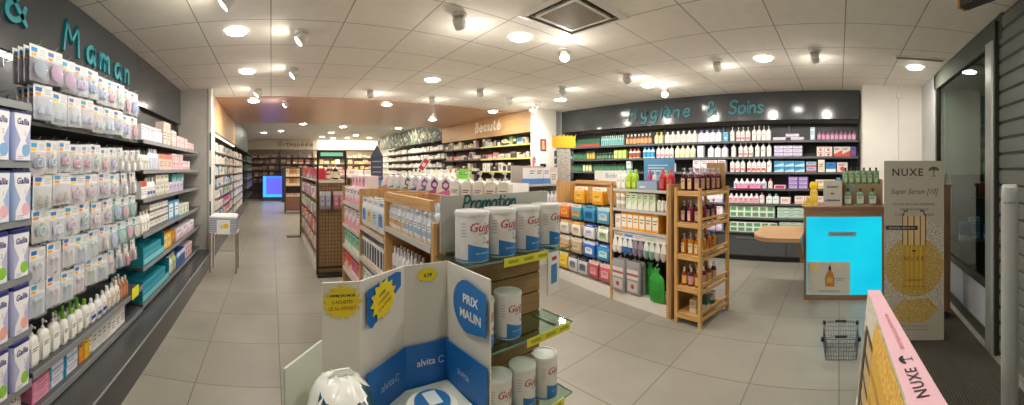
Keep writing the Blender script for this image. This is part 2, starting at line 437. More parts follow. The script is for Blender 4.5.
@cached
def blister(w, h, card, top, spot, item='#b7c9d8', shape='soother', deep=.026):
    """hanging card with a clear bubble; origin at the hook hole, hanging down"""
    c = MB()
    c.prism([(-w/2, .0), (w/2, .0), (w/2, .0014), (-w/2, .0014)], -h+.012, .012, mat(card, .45))
    hd = h*.36
    c.rect(-w/2, w/2, .012-hd, .012, -.0008, mat('#dddcd9', .45))
    c.rect(-w*.40, -w*.06, .012-hd*.55, .012-hd*.22, -.0012, mat(top, .45))
    c.rect(-w*.40, -w*.12, .012-hd*.88, .012-hd*.64, -.0012, mat(spot, .45))
    lines(c, w*.08, w*.44, .012-hd*.3, 3, hd*.17, -.0012, mat('#9aa2b4', .6), hd*.05)
    s = MB(); im = mat(item, .35); zc = -h*.58; two = None
    if shape == 'soother':
        s.rr([(0, .7, .7), (.003, 1, 1), (.007, 1, 1), (.01, .6, .6)], im, w*.66, h*.30, .018, 3, M=Matrix.Translation((0, -.006, zc)) @ Matrix.Rotation(radians(90), 4, 'X'))
        s.tube([(w*.16*cos(a), -.018, zc+.0+w*.16*sin(a)) for a in [2*pi*i/12 for i in range(12)]], .003, WHITE, 5, closed=True)
        s.lathe([(.004, 0), (.008, .008), (.006, .016), (.002, .018)], mat('#e6d3b4', .3), 8, 0, 0, M=Matrix.Translation((0, -.012, zc+h*.16)))
    elif shape == 'bottle':
        s.lathe([(.016, 0), (.018, .004), (.018, h*.3), (.012, h*.36)], im, 10, 0, -.014, M=Matrix.Translation((0, 0, -h*.86)))
        s.lathe([(.013, h*.36), (.013, h*.44), (.005, h*.5)], mat('#e9d8b8', .35), 10, 0, -.014, M=Matrix.Translation((0, 0, -h*.86)))
    elif shape == 'teat':
        two = []
        for dx in (-w*.2, w*.2):
            q = MB().lathe([(.021, 0), (.022, .006), (.013, .018), (.009, .038), (.003, .044)], im, 12, dx, -.0125, .55, M=Matrix.Translation((0, 0, -h*.78)))
            two.append(('teat', q.build('teat')))
    elif shape == 'spoon':
        two = []
        for dx, k in ((-w*.16, .9), (w*.16, 1)):
            q = MB().lathe([(.004, -h*.42), (.003, -h*.08), (.006, -h*.04), (.013, 0), (.014, h*.06), (.006, h*.1)], im, 10, 0, 0, sy=.4, M=Matrix.Translation((dx, -.01, -h*.46)))
            two.append(('spoon', q.build('spoon')))
    elif shape == 'disc':
        s.lathe([(w*.1, -.008), (w*.36, -.004), (w*.36, .004), (w*.1, .008)], im, 14, 0, 0, M=Matrix.Translation((0, -.014, zc)) @ Matrix.Rotation(radians(90), 4, 'X'))
    bl = MB()
    zc2 = -h*.6; hw, hh = w*.46, h*.34
    bl.rr([(0, 1, 1), (deep*.8, .93, .95), (deep, .8, .86)], CLEAR, hw*2, hh*2, .018, 3, caps=(0, 1), M=Matrix.Translation((0, -.0005, zc2)) @ Matrix.Rotation(radians(90), 4, 'X'))
    return Proto('blister_pack', 'baby product pack', [('backing_card', c.build('backing_card', 0)), ('blister', bl.build('blister'))] + (two or [(shape if shape != 'disc' else 'teether', s.build(shape))]), w, h, deep)
@cached
def pouch(w, h, body, header, patch, deep=.022, name='pouch', cat='bag'):
    """hanging bag with a folded header; origin at the hook hole"""
    b = MB(); z0 = .012; hd = h*.2
    R = []
    for t, k in ((0, .25), (.08, .7), (.35, 1), (.7, 1), (.93, .7), (1, .15)):
        z = -h+z0+t*(h-hd)
        R.append([(x*w/2, (-deep/2-deep*.5*k) if yy < 0 else (-deep/2+deep*.5*k), z) for x, yy in ((-1, -1), (-.5, -1), (.5, -1), (1, -1), (1, 1), (-1, 1))])
    b.loft(R, mat(body, .3))
    b.poly([(-w*.34, -h*.72), (w*.34, -h*.72), (w*.34, -h*.36), (0, -h*.3), (-w*.34, -h*.36)], -deep-.001, mat(patch, .35))
    lines(b, -w*.24, w*.24, -h*.42, 2, h*.08, -deep-.0016, INK, h*.03)
    k = MB(); k.box(-w/2, w/2, -deep*.5-.003, -deep*.5+.003, z0-hd, z0, mat(header, .45)); k.rect(-w*.3, w*.3, z0-hd*.7, z0-hd*.3, -deep*.5-.0035, mat(patch, .45))
    return Proto(name, cat, [('bag', b.build('bag', 50)), ('header_card', k.build('header_card', 0))], w, h, deep)
@cached
def tin(w, h, name='milk_tin', size='2'):
    """white infant-milk tin, red script name, blue wave"""
    r = w/2; b = MB()
    b.lathe([(r*.98, 0), (r, .003), (r, h*.90)], mat('#e9e8e6', .35), 28)
    n = 24; bl = mat('#2b78bc', .35)
    vs = []; fs = []
    for i in range(n+1):
        a = -.72 + 3.0*i/n
        zt = h*(.36 - .13*(a+.72)/1.5) if a < .78 else h*(.23 + .03*sin((a-.78)*2))
        for z in (.004, zt): vs.append(((r+.0007)*sin(a), -(r+.0007)*cos(a), z))
    for i in range(n): fs.append((2*i, 2*i+2, 2*i+3, 2*i+1))
    b.lathe([(r+.0004, .004), (r+.0004, h*.05)], bl, 28, caps=(0, 0))
    b.add(vs, fs, bl)
    red = mat('#b3182f', .4)
    b.text('Guigoz', w*.36, w*.16, h*.60, 0, red, shear=.3, wrap=r, bold=.0005)
    b.text('OPTIPRO', w*.10, w*.14, h*.52, 0, mat('#4b7a76', .5), wrap=r)
    b.text(size, w*.26, w*.14, h*.36, 0, mat('#7d8fa0', .5), wrap=r)
    b.text('Lait en poudre', w*.085, w*.1, h*.16, -.0006, WHITE, wrap=r)
    for k in range(5):
        a0 = -1.15
        z = h*(.74-.06*k)
        b.add([((r+.0008)*sin(a), -(r+.0008)*cos(a), zz) for zz in (z, z+h*.016) for a in (a0, a0+.16, a0+.32)], [(0, 1, 4, 3), (1, 2, 5, 4)], mat('#b9b9bd', .5))
    for dx, c in ((.28, '#c24a5a'), (.36, '#d9808c'), (.33, '#b23a48')):
        a = dx/.5; zc = h*.33+dx*.02
        b.add([((r+.0009)*sin(a+.09*cos(t)), -(r+.0009)*cos(a+.09*cos(t)), zc+w*.05*sin(t)) for t in [2*pi*j/8 for j in range(8)]], [tuple(range(8))], mat(c, .5))
    l = MB(); l.lathe([(r*1.03, h*.885), (r*1.04, h*.90), (r*1.04, h*.965), (r*1.0, h*.985), (r*.90, h*.985), (r*.88, h*.965), (r*.2, h*.962), (.001, h*.962)], mat('#e6e6e2', .3), 28, caps=(1, 1))
    return Proto(name, 'tin', [('tin_body', b.build('tin_body')), ('lid', l.build('lid'))], w, h, w)
@cached
def gallia(w, d, h, blob='#8cc63f', body='#b9bfe0', kind='canister'):
    b = MB(); y = -d/2-.0008
    hb = h*.92 if kind == 'canister' else h*.97
    b.rr([(0, .97, .97), (h*.02, 1, 1), (hb, 1, 1)], mat(body, .35), w, d, d*.22, 4)
    wx = w*.42
    b.poly([(-wx, hb*.98), (-wx*.9, hb*.72), (-wx*.3, hb*.45), (-wx*.3, hb*.42), (-wx*.8, hb*.2), (-wx*.85, .004), (wx*.85, .004), (wx*.8, hb*.2), (wx*.3, hb*.42), (wx*.3, hb*.45), (wx*.9, hb*.72), (wx, hb*.98)], y, mat('#ecebf0', .35))
    b.text('Gallia', w*.27, 0, hb*.76, y-.0005, mat('#34307a', .4), shear=.2, bold=.0012)
    b.text('2' if blob != '#e7b7c4' else '1', w*.2, w*.12, hb*.54, y-.0005, mat('#c98a8a', .5))
    b.disc(w*.14, hb*.22, w*.2, y-.0006, mat(blob, .4), 14)
    lines(b, -w*.28, w*.05, hb*.1, 2, hb*.04, y-.0006, mat('#8e93b8', .5), hb*.012)
    l = MB()
    l.rr([(hb-.001, 1.03, 1.03), (h*.985, 1.03, 1.03), (h, .96, .96)], NAVY, w, d, d*.22, 4)
    if kind == 'canister': l.tube([(-w*.18, -d*.2, h), (-w*.16, -d*.2, h+.006), (w*.16, -d*.2, h+.006), (w*.18, -d*.2, h)], .003, mat('#d6d6ea', .4), 5)
    return Proto('milk_canister', 'milk canister', [('canister_body', b.build('canister_body')), ('lid', l.build('lid'))], w, h, d)
# ------------------------------------------------------------------ the room
Z1 = 2.65; Z2 = 2.86
M_FLOOR = tiles('floor_tile', '#9f9b8f', '#979387', '#67635b', .576, .6, .0035, (.51, 0, 0), .36, 2.2, .1)
M_CEIL = tiles('ceiling_tile', '#f6f2e8', '#f3efe4', '#a8a292', .595, .59, .005, (0, .05, 0), .8, 9, .4, mix=.18)
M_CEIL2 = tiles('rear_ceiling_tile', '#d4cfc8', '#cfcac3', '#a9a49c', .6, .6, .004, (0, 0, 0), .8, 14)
M_WALLW = speckle('painted_wall', '#e6e2d9', '#e9e5dc', '#ebe7df', 3, .6)
M_WALLG = speckle('grey_paint', '#bdbab2', '#c1beb6', '#c5c2ba', 3, .55)
M_BROWN = mat('#c49e84', .3)
M_FASCIA = mat('#46494c', .13)
b = MB(); b.box(-1.6, 6.7, -2.6, 18.2, -.08, 0, M_FLOOR); struct('floor', b)
b = MB(); b.box(-1.6, 6.7, -1.3, 5.98, Z1, Z1+.08, M_CEIL); struct('ceiling', b)
b = MB(); b.box(-1.6, 6.7, 5.98, 9.4, Z1-.012, Z1+.3, M_BROWN); struct('ceiling_brown_panel', b)
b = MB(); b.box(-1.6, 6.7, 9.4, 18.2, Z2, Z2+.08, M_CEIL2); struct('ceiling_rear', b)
b = MB(); b.box(-1.6, -1.5, -1.3, 18.2, 0, Z2+.05, M_WALLG); struct('wall_left', b)
b = MB(); b.box(-1.6, 6.7, 18.1, 18.2, 0, Z2+.05, M_WALLG); struct('wall_rear', b)
b = MB(); b.box(5.95, 6.05, -.33, 5.5, 0, Z1, M_WALLG); struct('wall_right', b)
b = MB(); b.box(5.45, 5.55, 5.5, 18.1, 0, Z2, M_WALLG); struct('wall_right_rear', b)
b = MB(); b.box(5.15, 6.05, -1.2, -.335, 0, Z1, M_WALLW); b.box(5.142, 5.15, -.86, -.852, 0, Z1, mat('#c9c5bc', .6)); b.box(5.12, 5.15, -.88, -.82, 2.47, 2.6, M_WALLW); struct('wall_white_panel', b)
b = MB(); b.box(4.4, 6.05, -1.34, -1.2, 0, Z1, speckle('cool_grey_paint', '#b4b5b6', '#b9babb', '#bebfc0', 2, .6)); struct('wall_entrance', b)
b = MB(); b.box(4.77, 5.33, 5.3, 5.46, 0, Z1, M_WALLW); struct('wall_pillar_right', b)
b = MB(); b.box(5.33, 5.5, 5.32, 5.44, 0, Z1, mat('#a5a49f', .6)); b.box(5.495, 6.05, 5.295, 5.44, 0, Z1, mat('#a5a49f', .6)); struct('wall_filler', b)  # darker grey puts the weaker light on this face into its colour
b = MB(); b.box(-1.5, -.93, 5.36, 5.95, 0, Z1, M_WALLG); struct('wall_pillar_left', b)
b = MB(); b.box(-.93, -.885, 5.33, 5.42, 0, Z1, M_WALLW)
for z0, z1 in ((1.73, 1.99), (1.22, 1.48), (.7, .97), (.2, .46)): b.box(-.915, -.893, 5.326, 5.331, z0, z1, mat('#1f5660', .4))
struct('trim_1', b)
b = MB(); b.box(-1.6, -.56, -1.3, -1.2, 0, Z1, M_WALLG); struct('wall_front', b)
# rear fascia bands
b = MB(); b.box(-1.3, 5.4, 17.62, 17.7, 2.40, Z2-.002, mat('#d9d0c0', .6)); b.box(-1.3, 5.4, 17.60, 17.70, 2.34, 2.40, mat('#6d6258', .5)); struct('trim_rear', b)
# vestibule outside the glass
VE = mat('#8f938c', .6)
b = MB(); b.box(-.8, 6.7, -2.6, -2.5, 0, 2.9, VE); struct('wall_vestibule', b)
b = MB(); b.box(-.8, 6.7, -2.5, -1.36, 2.66, 2.72, mat('#77796f', .7)); struct('ceiling_vestibule', b)
b = MB(); b.box(4.32, 4.4, -2.5, -1.3, 0, 2.66, mat('#9a9d95', .6)); struct('wall_vestibule_side', b)
FR = mat('#33382f', .35, .2)
FR2 = mat('#a9ada6', .35, .5)
b = MB(); b.box(2.49, 4.46, -1.26, -1.2, 2.45, Z1-.002, mat('#4a4f45', .85)); struct('trim_entrance_beam', b)
w = struct('window_1', MB().box(4.34, 4.4, -1.26, -1.2, 0, 2.45, FR).box(2.71, 2.80, -1.26, -1.2, 0, 2.45, FR).box(2.8, 4.34, -1.255, -1.205, 0, .09, FR).box(2.8, 4.34, -1.255, -1.205, .44, .5, FR))
new('window_pane', MB().box(2.8, 4.34, -1.236, -1.228, .5, 2.45, GLASS).build('window_pane'), w)
new('kick_panel', MB().box(2.8, 4.34, -1.24, -1.224, .09, .44, mat('#a5a9ad', .35)).build('kick_panel'), w)
# roller shutter and its guide rail
sh = tag(new('roller_shutter', None), 'grey metal roller shutter with horizontal slats closed beside the glass front', 'shutter')
b = MB(); SL = mat('#666a63', .6, 0)
for k in range(22):
    z = .02 + k*.119
    b.slab([(-.55, z), (2.54, z), (2.54, z+.119), (-.55, z+.119)], -1.225, -1.222, mat('#3b3d3b', .6))
    prof = [(-1.222, z+.003), (-1.207, z+.012), (-1.2035, z+.055), (-1.207, z+.104), (-1.222, z+.113)]
    b.loft([[(2.54, y, zz) for y, zz in prof], [(-.55, y, zz) for y, zz in prof]], SL)
new('slat_curtain', b.build('slat_curtain', 20), sh)
new('guide_rail', MB().box(2.56, 2.70, -1.25, -1.15, 0, 2.45, FR2, c=.012).box(2.541, 2.56, -1.25, -1.17, 0, 2.6, FR).build('guide_rail'), sh)
# entrance mat
b = MB(); b.box(1.7, 3.95, -1.14, -.42, .001, .012, mat('#3b382f', .95))
for k in range(36): b.box(1.72, 3.93, -1.13+k*.0195, -1.122+k*.0195, .012, .017, mat('#4b473c', .95))
tag(new('entrance_mat', b.build('entrance_mat')), 'dark ribbed entrance mat on the floor in front of the glass shopfront', 'mat')

# ------------------------------------------------------------------ lamps
LAMP = mat('#fff8ee', .5, 0, 62); LAMPR = mat('#fff6ea', .5, 0, 60)
RING = mat('#e9e6df', .4)
def downlight_proto(emit, r=.088):
    a = MB(); a.lathe([(r*1.22, 0), (r*1.2, -.006), (r*1.02, -.010), (r*1.0, -.002)], RING, 24, caps=(0, 0))
    d = MB(); d.lathe([(r, -.006), (r*.94, -.010), (r*.75, -.016), (r*.4, -.020), (.002, -.021)], emit, 24, caps=(0, 1))
    return Proto('ceiling_downlight', 'ceiling light', [('trim_ring', a.build('trim_ring')), ('diffuser', d.build('diffuser'))], r, .03, r)
DL = downlight_proto(LAMP); DLR = downlight_proto(LAMPR, .1); DLB = downlight_proto(mat('#fff3df', .5, 0, 150), .1)
fronts = [(-.3, 3.13, 'nearest the entrance in the row over the left aisle'), (-.29, 4.42, 'second in the row over the left aisle'),
          (2.09, 2.54, 'beside the air conditioning grille'), (2.09, 4.38, 'in the middle of the white ceiling, beyond the air conditioner'),
          (4.48, 4.35, 'near the white pillar'), (4.47, 2.6, 'over the far left part of the dark sign wall'),
          (3.83, .81, 'above the right end of the dark sign wall'), (4.16, -.89, 'by the entrance, near the slot vent')]
for x, y, t in fronts: place(DL, (x, y, Z1-.002), 0, f"round white ceiling downlight {t}")
for x, y, t in [(-.3, 6.3, 'at the left end'), (2.09, 6.3, 'in the middle'), (4.3, 6.1, 'at the right end'), (3.75, 7.83, 'deeper in, before the wood sign')]:
    place(DL, (x, y, Z1-.0145), 0, f"round downlight in the brown ceiling panel, {t}", 'downlights in the brown ceiling panel')
for x, y in [(-.3, 1.2), (2.1, .75), (.9, -.6)]:      # unseen, added overhead to light the foreground; first two follow the grid rows
    place(DL, (x, y, Z1-.002), 0, 'added round white ceiling downlight, unseen above the viewer', 'front downlights overhead')
k = 0
for x, y in [(-.27, 14.0), (.37, 9.75), (.37, 13.3), (2.38, 11.8), (4.3, 11.7), (2.22, 15.6), (2.83, 16.3), (3.41, 15.9), (3.49, 14.6), (4.37, 15.7), (2.32, 13.8), (3.29, 10.6), (1.0, 11.2)]:
    k += 1; place(DLB if x > 1.5 or y < 10.5 else DLR, (x, y, Z2-.002), 0, f"round downlight, {nth(k)} of those in the rear white ceiling", 'downlights in the rear ceiling')
SPOTM = mat('#d8d5cd', .4)
def spot(x, y, tilt, dirz, label, energy=30, zc=Z1, lens=60):
    """surface ceiling spot: base, yoke and a tilted drum; dirz = heading of its beam"""
    x *= .95; y *= .95
    r = thing('ceiling_spotlight', label, 'spotlight', (x, y, zc-.002), dirz, None)
    new('base', MB().lathe([(.055, -.018), (.058, -.004), (.058, 0)], SPOTM, 18).build('base'), r)
    h = new('lamp_head', MB().lathe([(.03, .042), (.045, .037), (.049, .022), (.049, -.036), (.046, -.04), (.042, -.036)], SPOTM, 18, caps=(1, 0)).build('lamp_head'), r, (0, 0, -.066), rot=(radians(tilt), 0, 0))
    new('lens', MB().lathe([(.042, -.036), (.028, -.043), (.002, -.045)], mat('#fff3e0', .4, 0, lens), 18, caps=(0, 1)).build('lens'), h)
    L = bpy.data.lights.new('spot_beam', 'SPOT'); L.energy = energy; L.color = (1, .95, .88); L.spot_size = radians(95); L.spot_blend = .8; L.shadow_soft_size = 0
    o = bpy.data.objects.new('spot_beam', L); COL.objects.link(o)
    a = radians(tilt)
    o.location = (x, y, zc-.077)
    d = Matrix.Rotation(dirz, 3, 'Z') @ Matrix.Rotation(a, 3, 'X') @ Vector((0, 0, -1))
    o.location = Vector((x, y, zc-.077)) + d*.065
    o.rotation_euler = d.to_track_quat('-Z', 'Y').to_euler()
    P = bpy.data.lights.new('ceiling_fill', 'POINT'); P.energy = energy*.04; P.color = (1, .96, .9); P.shadow_soft_size = 0     # added fill, hung clear of the lamp head to brighten the ceiling
    q = bpy.data.objects.new('ceiling_fill', P); COL.objects.link(q); q.location = Vector((x, y, zc-.28)) + Vector((d.x, d.y, 0)).normalized()*.24
# tilt about local X by +t sends the beam to local +Y;  heading rotates +Y
HL = radians(90); HR = radians(-90)
for x, y, t in [(-.31, 2.55, 'nearest the viewer'), (.28, 3.3, 'second along the aisle'), (.29, 4.51, 'third along the aisle'), (-.2, 5.7, 'just before the brown panel')]:
    spot(x, y, 50, HL, f"white tilted ceiling spot aimed at the left shelving, {t}", 6)
spot(.27, 6.6, 50, HL, 'white tilted ceiling spot hanging under the brown panel', 26, Z1-.012)
for x, y, t in [(4.02, 2.67, 'left one over bamboo rack'), (3.98, 1.39, 'second from the right'), (3.87, .26, 'nearest the white wall panel'), (4.02, 3.85, 'beside the right downlight near the pillar'), (3.92, 5.04, 'furthest, by the wood sign')]:
    spot(x, y, 48, HR, f"grey drum ceiling spot aimed at the right wall, {t}", 18)
spot(1.47, 2.56, 48, radians(-55), 'grey drum ceiling spot left of the air conditioner, turned away', 30)
spot(2.76, 2.62, 40, radians(140), 'glaring ceiling spot below the air conditioner, aimed at the viewer', 24, lens=120)
spot(5.05, 2.64, 40, radians(118), 'glaring ceiling spot over the right sign wall, aimed at the viewer', 24, lens=120)
for x, y, t in [(1.58, 5.6, 'over the middle gondolas'), (2.73, 5.72, 'left of the brown panel edge light'), (3.12, 4.78, 'lone one on the tiles')]:
    spot(x, y, 45, radians(-40), f"small white ceiling spot turned to the beauty shelves, {t}", 26)
spot(4.62, 5.1, 45, radians(-20), 'small ceiling spot right beside the white pillar', 20)
# spots outside the frame: over the viewer's left shoulder and behind
spot(.28, 1.2, 52, HL, 'white ceiling spot above the viewer, aimed at the left shelving', 5)

# air conditioning cassette, slot vent, exit box
ac = thing('ceiling_air_conditioner', 'square ceiling air conditioning cassette with brown-grey central grille', 'air conditioner', (2.08, 1.88, Z1-.001))
b = MB(); s = .31
for q in range(4):
    M = Matrix.Rotation(q*pi/2, 4, 'Z')
    b.add([(-s, -s, -.012), (s, -s, -.012), (s*.84, -s*.84, -.02), (-s*.84, -s*.84, -.02)], [(3, 2, 1, 0)], RING, M)
    b.add([(-s, -s, 0), (s, -s, 0), (s, -s, -.012), (-s, -s, -.012)], [(3, 2, 1, 0)], RING, M)
    b.add([(-s*.69, -s*.69, -.02), (s*.69, -s*.69, -.02), (s*.6, -s*.6, -.022), (-s*.6, -s*.6, -.022)], [(3, 2, 1, 0)], RING, M)
new('panel', b.build('panel'), ac)
for q in range(4):
    f = MB(); f.add([(-s*.84, -s*.84, -.012), (s*.84, -s*.84, -.012), (s*.69, -s*.69, -.006), (-s*.69, -s*.69, -.006)], [(3, 2, 1, 0)], mat('#57524a', .6), Matrix.Rotation(q*pi/2, 4, 'Z'))
    f.add([(-s*.8, -s*.77, -.016), (s*.8, -s*.77, -.016), (s*.77, -s*.74, -.008), (-s*.77, -s*.74, -.008)], [(3, 2, 1, 0)], mat('#a9a294', .5), Matrix.Rotation(q*pi/2, 4, 'Z'))
    new('air_slot', f.build('air_slot', 0), ac)
g = MB(); g.box(-s*.6, s*.6, -s*.6, s*.6, -.02, -.012, mat('#8f8577', .7))
for i in range(16): g.box(-s*.6, s*.6, -s*.6+i*s*.075, -s*.6+i*s*.075+.012, -.024, -.02, mat('#a59a89', .6))
new('intake_grille', g.build('intake_grille', 0), ac)
sv = thing('slot_vent', 'narrow grey slot vent in the ceiling by the entrance downlight', 'vent', (3.82, -.87, Z1-.001))
new('vent_frame', MB().box(-.05, .05, -.28, .28, -.01, 0, RING).build('vent_frame'), sv)
new('vent_slot', MB().box(-.03, .03, -.26, .26, -.012, -.0101, mat('#5b574e', .6)).build('vent_slot'), sv)
ex = thing('exit_sign', 'dark box with orange end hanging from the ceiling above the shutter', 'sign', (2.14, -.875, 2.515), radians(28))
new('housing', MB().box(-.17, .14, -.04, .04, 0, .128, mat('#2e2d28', .5), c=.01).build('housing', 0), ex)
new('end_cap', MB().box(.1405, .16, -.04, .04, 0, .128, mat('#d07a3a', .5), c=.006).build('end_cap', 0), ex)
cm = thing('ceiling_camera', 'small white security camera under the ceiling beside the white pillar', 'camera', (4.55, 5.15, Z1-.002))
new('bracket', MB().lathe([(.012, -.06), (.012, -.01), (.035, -.008), (.035, 0)], WHITE, 12).build('bracket'), cm)
new('camera_body', MB().lathe([(.03, -.08), (.034, -.07), (.034, .07), (.024, .08)], WHITE, 14, M=Matrix.Translation((0, 0, -.085)) @ Matrix.Rotation(radians(100), 4, 'X')).build('camera_body'), cm)

# ------------------------------------------------------------------ camera and world
cam = bpy.data.cameras.new('camera'); co = bpy.data.objects.new('camera', cam); COL.objects.link(co)
co.location = (0, 0, EYE); co.rotation_euler = (radians(90), 0, -(512-271)/361.6)
cam.type = 'PANO'; cam.panorama_type = 'CENTRAL_CYLINDRICAL'
cam.central_cylindrical_range_u_min = -512/361.6; cam.central_cylindrical_range_u_max = 512/361.6
cam.central_cylindrical_range_v_min = -(405-169)/361.6; cam.central_cylindrical_range_v_max = 169/361.6
cam.central_cylindrical_radius = 1
cam.clip_start = .05; cam.clip_end = 60
SC.camera = co
wd = bpy.data.worlds.new('world'); SC.world = wd; wd.use_nodes = True
wd.node_tree.nodes['Background'].inputs[0].default_value = (.55, .62, .7, 1); wd.node_tree.nodes['Background'].inputs[1].default_value = .15
vs = SC.view_settings
vs.view_transform = 'Standard'; vs.look = 'None'; vs.gamma = 1; vs.use_curve_mapping = False; vs.exposure = 1.4
# ------------------------------------------------------------------ left wall: fascia, plinth, three bays of shelving
fs = thing('sign_fascia', 'glossy dark grey sign board with teal handwritten letters over the left shelving', 'sign', (-1.362, 0, 0), radians(90))
new('sign_panel', MB().box(.3, 5.33, 0, .12, 2.125, Z1-.003, M_FASCIA).build('sign_panel', 0), fs)
for word, y0, y1, zb in (('&', 1.485, 1.72, 2.30), ('Maman', 2.085, 3.30, 2.275)):
    for x, me in script_letters(word, .205, .034, .022, TEAL, total=(y1-y0)*1.02, slant=.06):
        o = new('letter', me, fs, (y0+x, 0, zb)); o['label'] = 'raised teal letter'
pl = thing('shelving_plinth', 'long dark grey plinth under the left wall shelving, along the aisle', 'plinth')
new('plinth_top', MB().box(-1.44, -.885, -.6, 5.33, .215, .24, mat('#4a4b4b', .25)).build('plinth_top', 0), pl)
new('plinth_front', MB().box(-1.44, -.897, -.6, 5.33, .0, .215, mat('#3c3d3d', .28)).build('plinth_front', 0), pl)
new('edge_strip', MB().box(-.885, -.88, -.6, 5.33, .222, .234, mat('#9a9b9a', .3)).build('edge_strip', 0), pl)

BACK = mat('#3f4143', .5)
def bay(label, y0, y1, levels, v0=1.06, v1=1.44, frame=LEFT, back='#3f4143', top=2.1, foot=.242, skip_rail=False, name='wall_shelving', u0=None, thick=.022, board=None, rail=None):
    """one bay of metal shelving: back panel, two uprights, boards with a price rail"""
    t = thing(name, label, 'shelving')
    def B(u_0, u_1, v_0, v_1, z0, z1, m):
        b = MB(); P = [frame.at(a, c, z) for z in (z0, z1) for a, c in ((u_0, v_0), (u_1, v_0), (u_1, v_1), (u_0, v_1))]
        return b.add(P, [(3, 2, 1, 0), (4, 5, 6, 7), (0, 1, 5, 4), (1, 2, 6, 5), (2, 3, 7, 6), (3, 0, 4, 7)], m)
    new('back_panel', B(y0+.002, y1-.002, v1, v1+.02, foot, top, mat(back, .45)).build('back_panel', 0), t)
    for u in (y0+.002, y1-.014): new('upright', B(u, u+.012, v1-.05, v1, foot, top, mat('#5a5c5e', .4)).build('upright', 0), t)
    for z in levels:
        s = new('shelf', B(y0+.004, y1-.004, v0, v1, z-thick, z, board or BOARD).build('shelf', 0), t)
        if not skip_rail: new('price_rail', B(y0+.004, y1-.004, v0-.006, v0-.0005, z-.03, z+.004, rail or RAIL).build('price_rail', 0), s)
    return t, B
# bay 1: milk canisters, nearest the viewer
LV1 = [1.754, 1.486, 1.217, .955, .70, .45, .27]
t, B = bay('dark shelving bay of milk canisters, nearest the viewer on the left wall', .72, 1.36, LV1)
names = ['top', 'second', 'third', 'fourth', 'fifth', 'sixth', 'bottom']
for k, z in enumerate(LV1[1:6], 1):
    if k <= 2:
        p = gallia(.145, .115, .225, '#7fb2dd' if k == 1 else '#e7b7c4', '#a9b6e2' if k == 1 else '#a8bfe6', 'carton')
        n = 4; w = 'tall blue milk carton'
    else:
        p = gallia(.135, .11, .222, '#8cc63f' if k in (3, 5) else '#e9a79c', '#bcc0e4'); n = 4; w = ('green-dotted milk canister', 'salmon-dotted milk canister')[k == 4]
    run(LEFT, f"{nth(k+1)} shelf of left bay nearest viewer", .76, 1.045, z, [(p, w, n, {'pitch': .148})])
run(LEFT, "bottom shelf of left bay nearest viewer", .95, 1.08, LV1[6], [(tin(.127, .175), 'white lidded tin', 3, {'pitch': .135})])
# bay 2: hanging packs over pump bottles
t2, B2 = bay('dark pegboard bay full of hanging baby packs on the left wall', 1.362, 2.86, [.47, .285])
tops = [2.06, 1.865, 1.60, 1.425, 1.25, 1.075, .90]
new('cover_shelf', B2(1.37, 2.85, 1.10, 1.44, 1.668, 1.686, BOARD).build('cover_shelf', 0), t2)
hookb = MB()
hookb.tube([(0, .36, .004), (0, -.01, 0), (0, -.022, .004), (0, -.028, .016)], .0026, STEEL, 6)
hookb.box(-.002, .002, .352, .37, -.02, .03, STEEL)
hookm = hookb.build('hook')
soft = ['#a9bbe0', '#e0a4bc', '#a9d0bd', '#c4aee0', '#93b1e0', '#e0c39a']
rows = ['top row', 'second row', 'third row', 'fourth row', 'fifth row', 'sixth row', 'bottom row']
rnd = random.Random(3)
ROWS = [(.128, .178, .138, 10, .0), (.135, .172, .150, 9, .03), (.112, .170, .122, 12, -.005), (.150, .172, .168, 8, .02), (.130, .165, .148, 9, .01), (.126, .168, .142, 10, -.005), (.120, .165, .135, 10, .0)]
def packs(r):
    """what hangs on each hook of a row, from the left"""
    L = []
    for i in range(12):
        u = i/11
        if r == 0: a = ('disc', '#b98fb4', 'mauve case pack') if i in (1, 2) else ('disc', '#7f93a8', 'blue-grey case pack') if i == 0 else ('soother', soft[i % 6], 'clear soother pack') if i < 9 else ('disc', ('#c98aa0', '#8fa0cf', '#d09a8f')[i % 3], 'coloured rattle pack')
        elif r == 1: a = ('teat', '#a9b8cc', 'clear teat pack') if i < 7 else ('disc', ('#d59a86', '#e3b9a0', '#c77f88', '#e0a890')[i % 4], 'peach teether pack') if i > 9 else ('soother', '#a8addb', 'lilac soother pack')
        elif r == 2: a = ('soother', ('#7f96b8', '#9fb4d0', '#c98a9c', '#d48aa6', '#d0849e', '#92c0ac', '#dc96a8', '#ab98d0')[i % 8], 'round soother pack') if i < 8 else ('bottle', '#e8e6e0', 'narrow white pack')
        elif r == 3: a = ('teat', '#b09a88', 'beige teat pack') if i < 3 else ('soother', '#c4a4b8', 'pale twin soother pack') if i < 8 else ('bottle', '#e4e2e0', 'slim white pack')
        elif r == 4: a = ('soother', ('#8fb5b5', '#d9d3e2', '#c6a9c9', '#a9b8d9')[i % 4], 'pastel soother pack') if i < 7 else ('disc', ('#d8a2b2', '#8fb9a9', '#a2b2d8')[i % 3], 'green-topped teether pack')
        elif r == 5: a = ('spoon', '#cfd6da', 'white cutlery pack') if i < 5 else ('bottle', '#e2d2c9', 'beige brush pack') if i < 7 else ('disc', ('#9fcfc0', '#d7a6b4', '#e8d9c0', '#b6c2de')[i % 4], 'teal-topped teether pack')
        else: a = ('spoon', ('#b5d2cb', '#e2c6cf')[i % 2], 'pastel spoon pack') if i < 8 else ('bottle', ('#d77f8f', '#cfa9b4', '#9fb9c9')[i % 3], 'pink brush pack')
        L.append(a)
    return L
SP = ['#f0a23c', '#e98b3a', '#f2c13c']
TP = ['#2f86c6', '#2a6fb4', '#3aa0cc', '#4d6fb8']
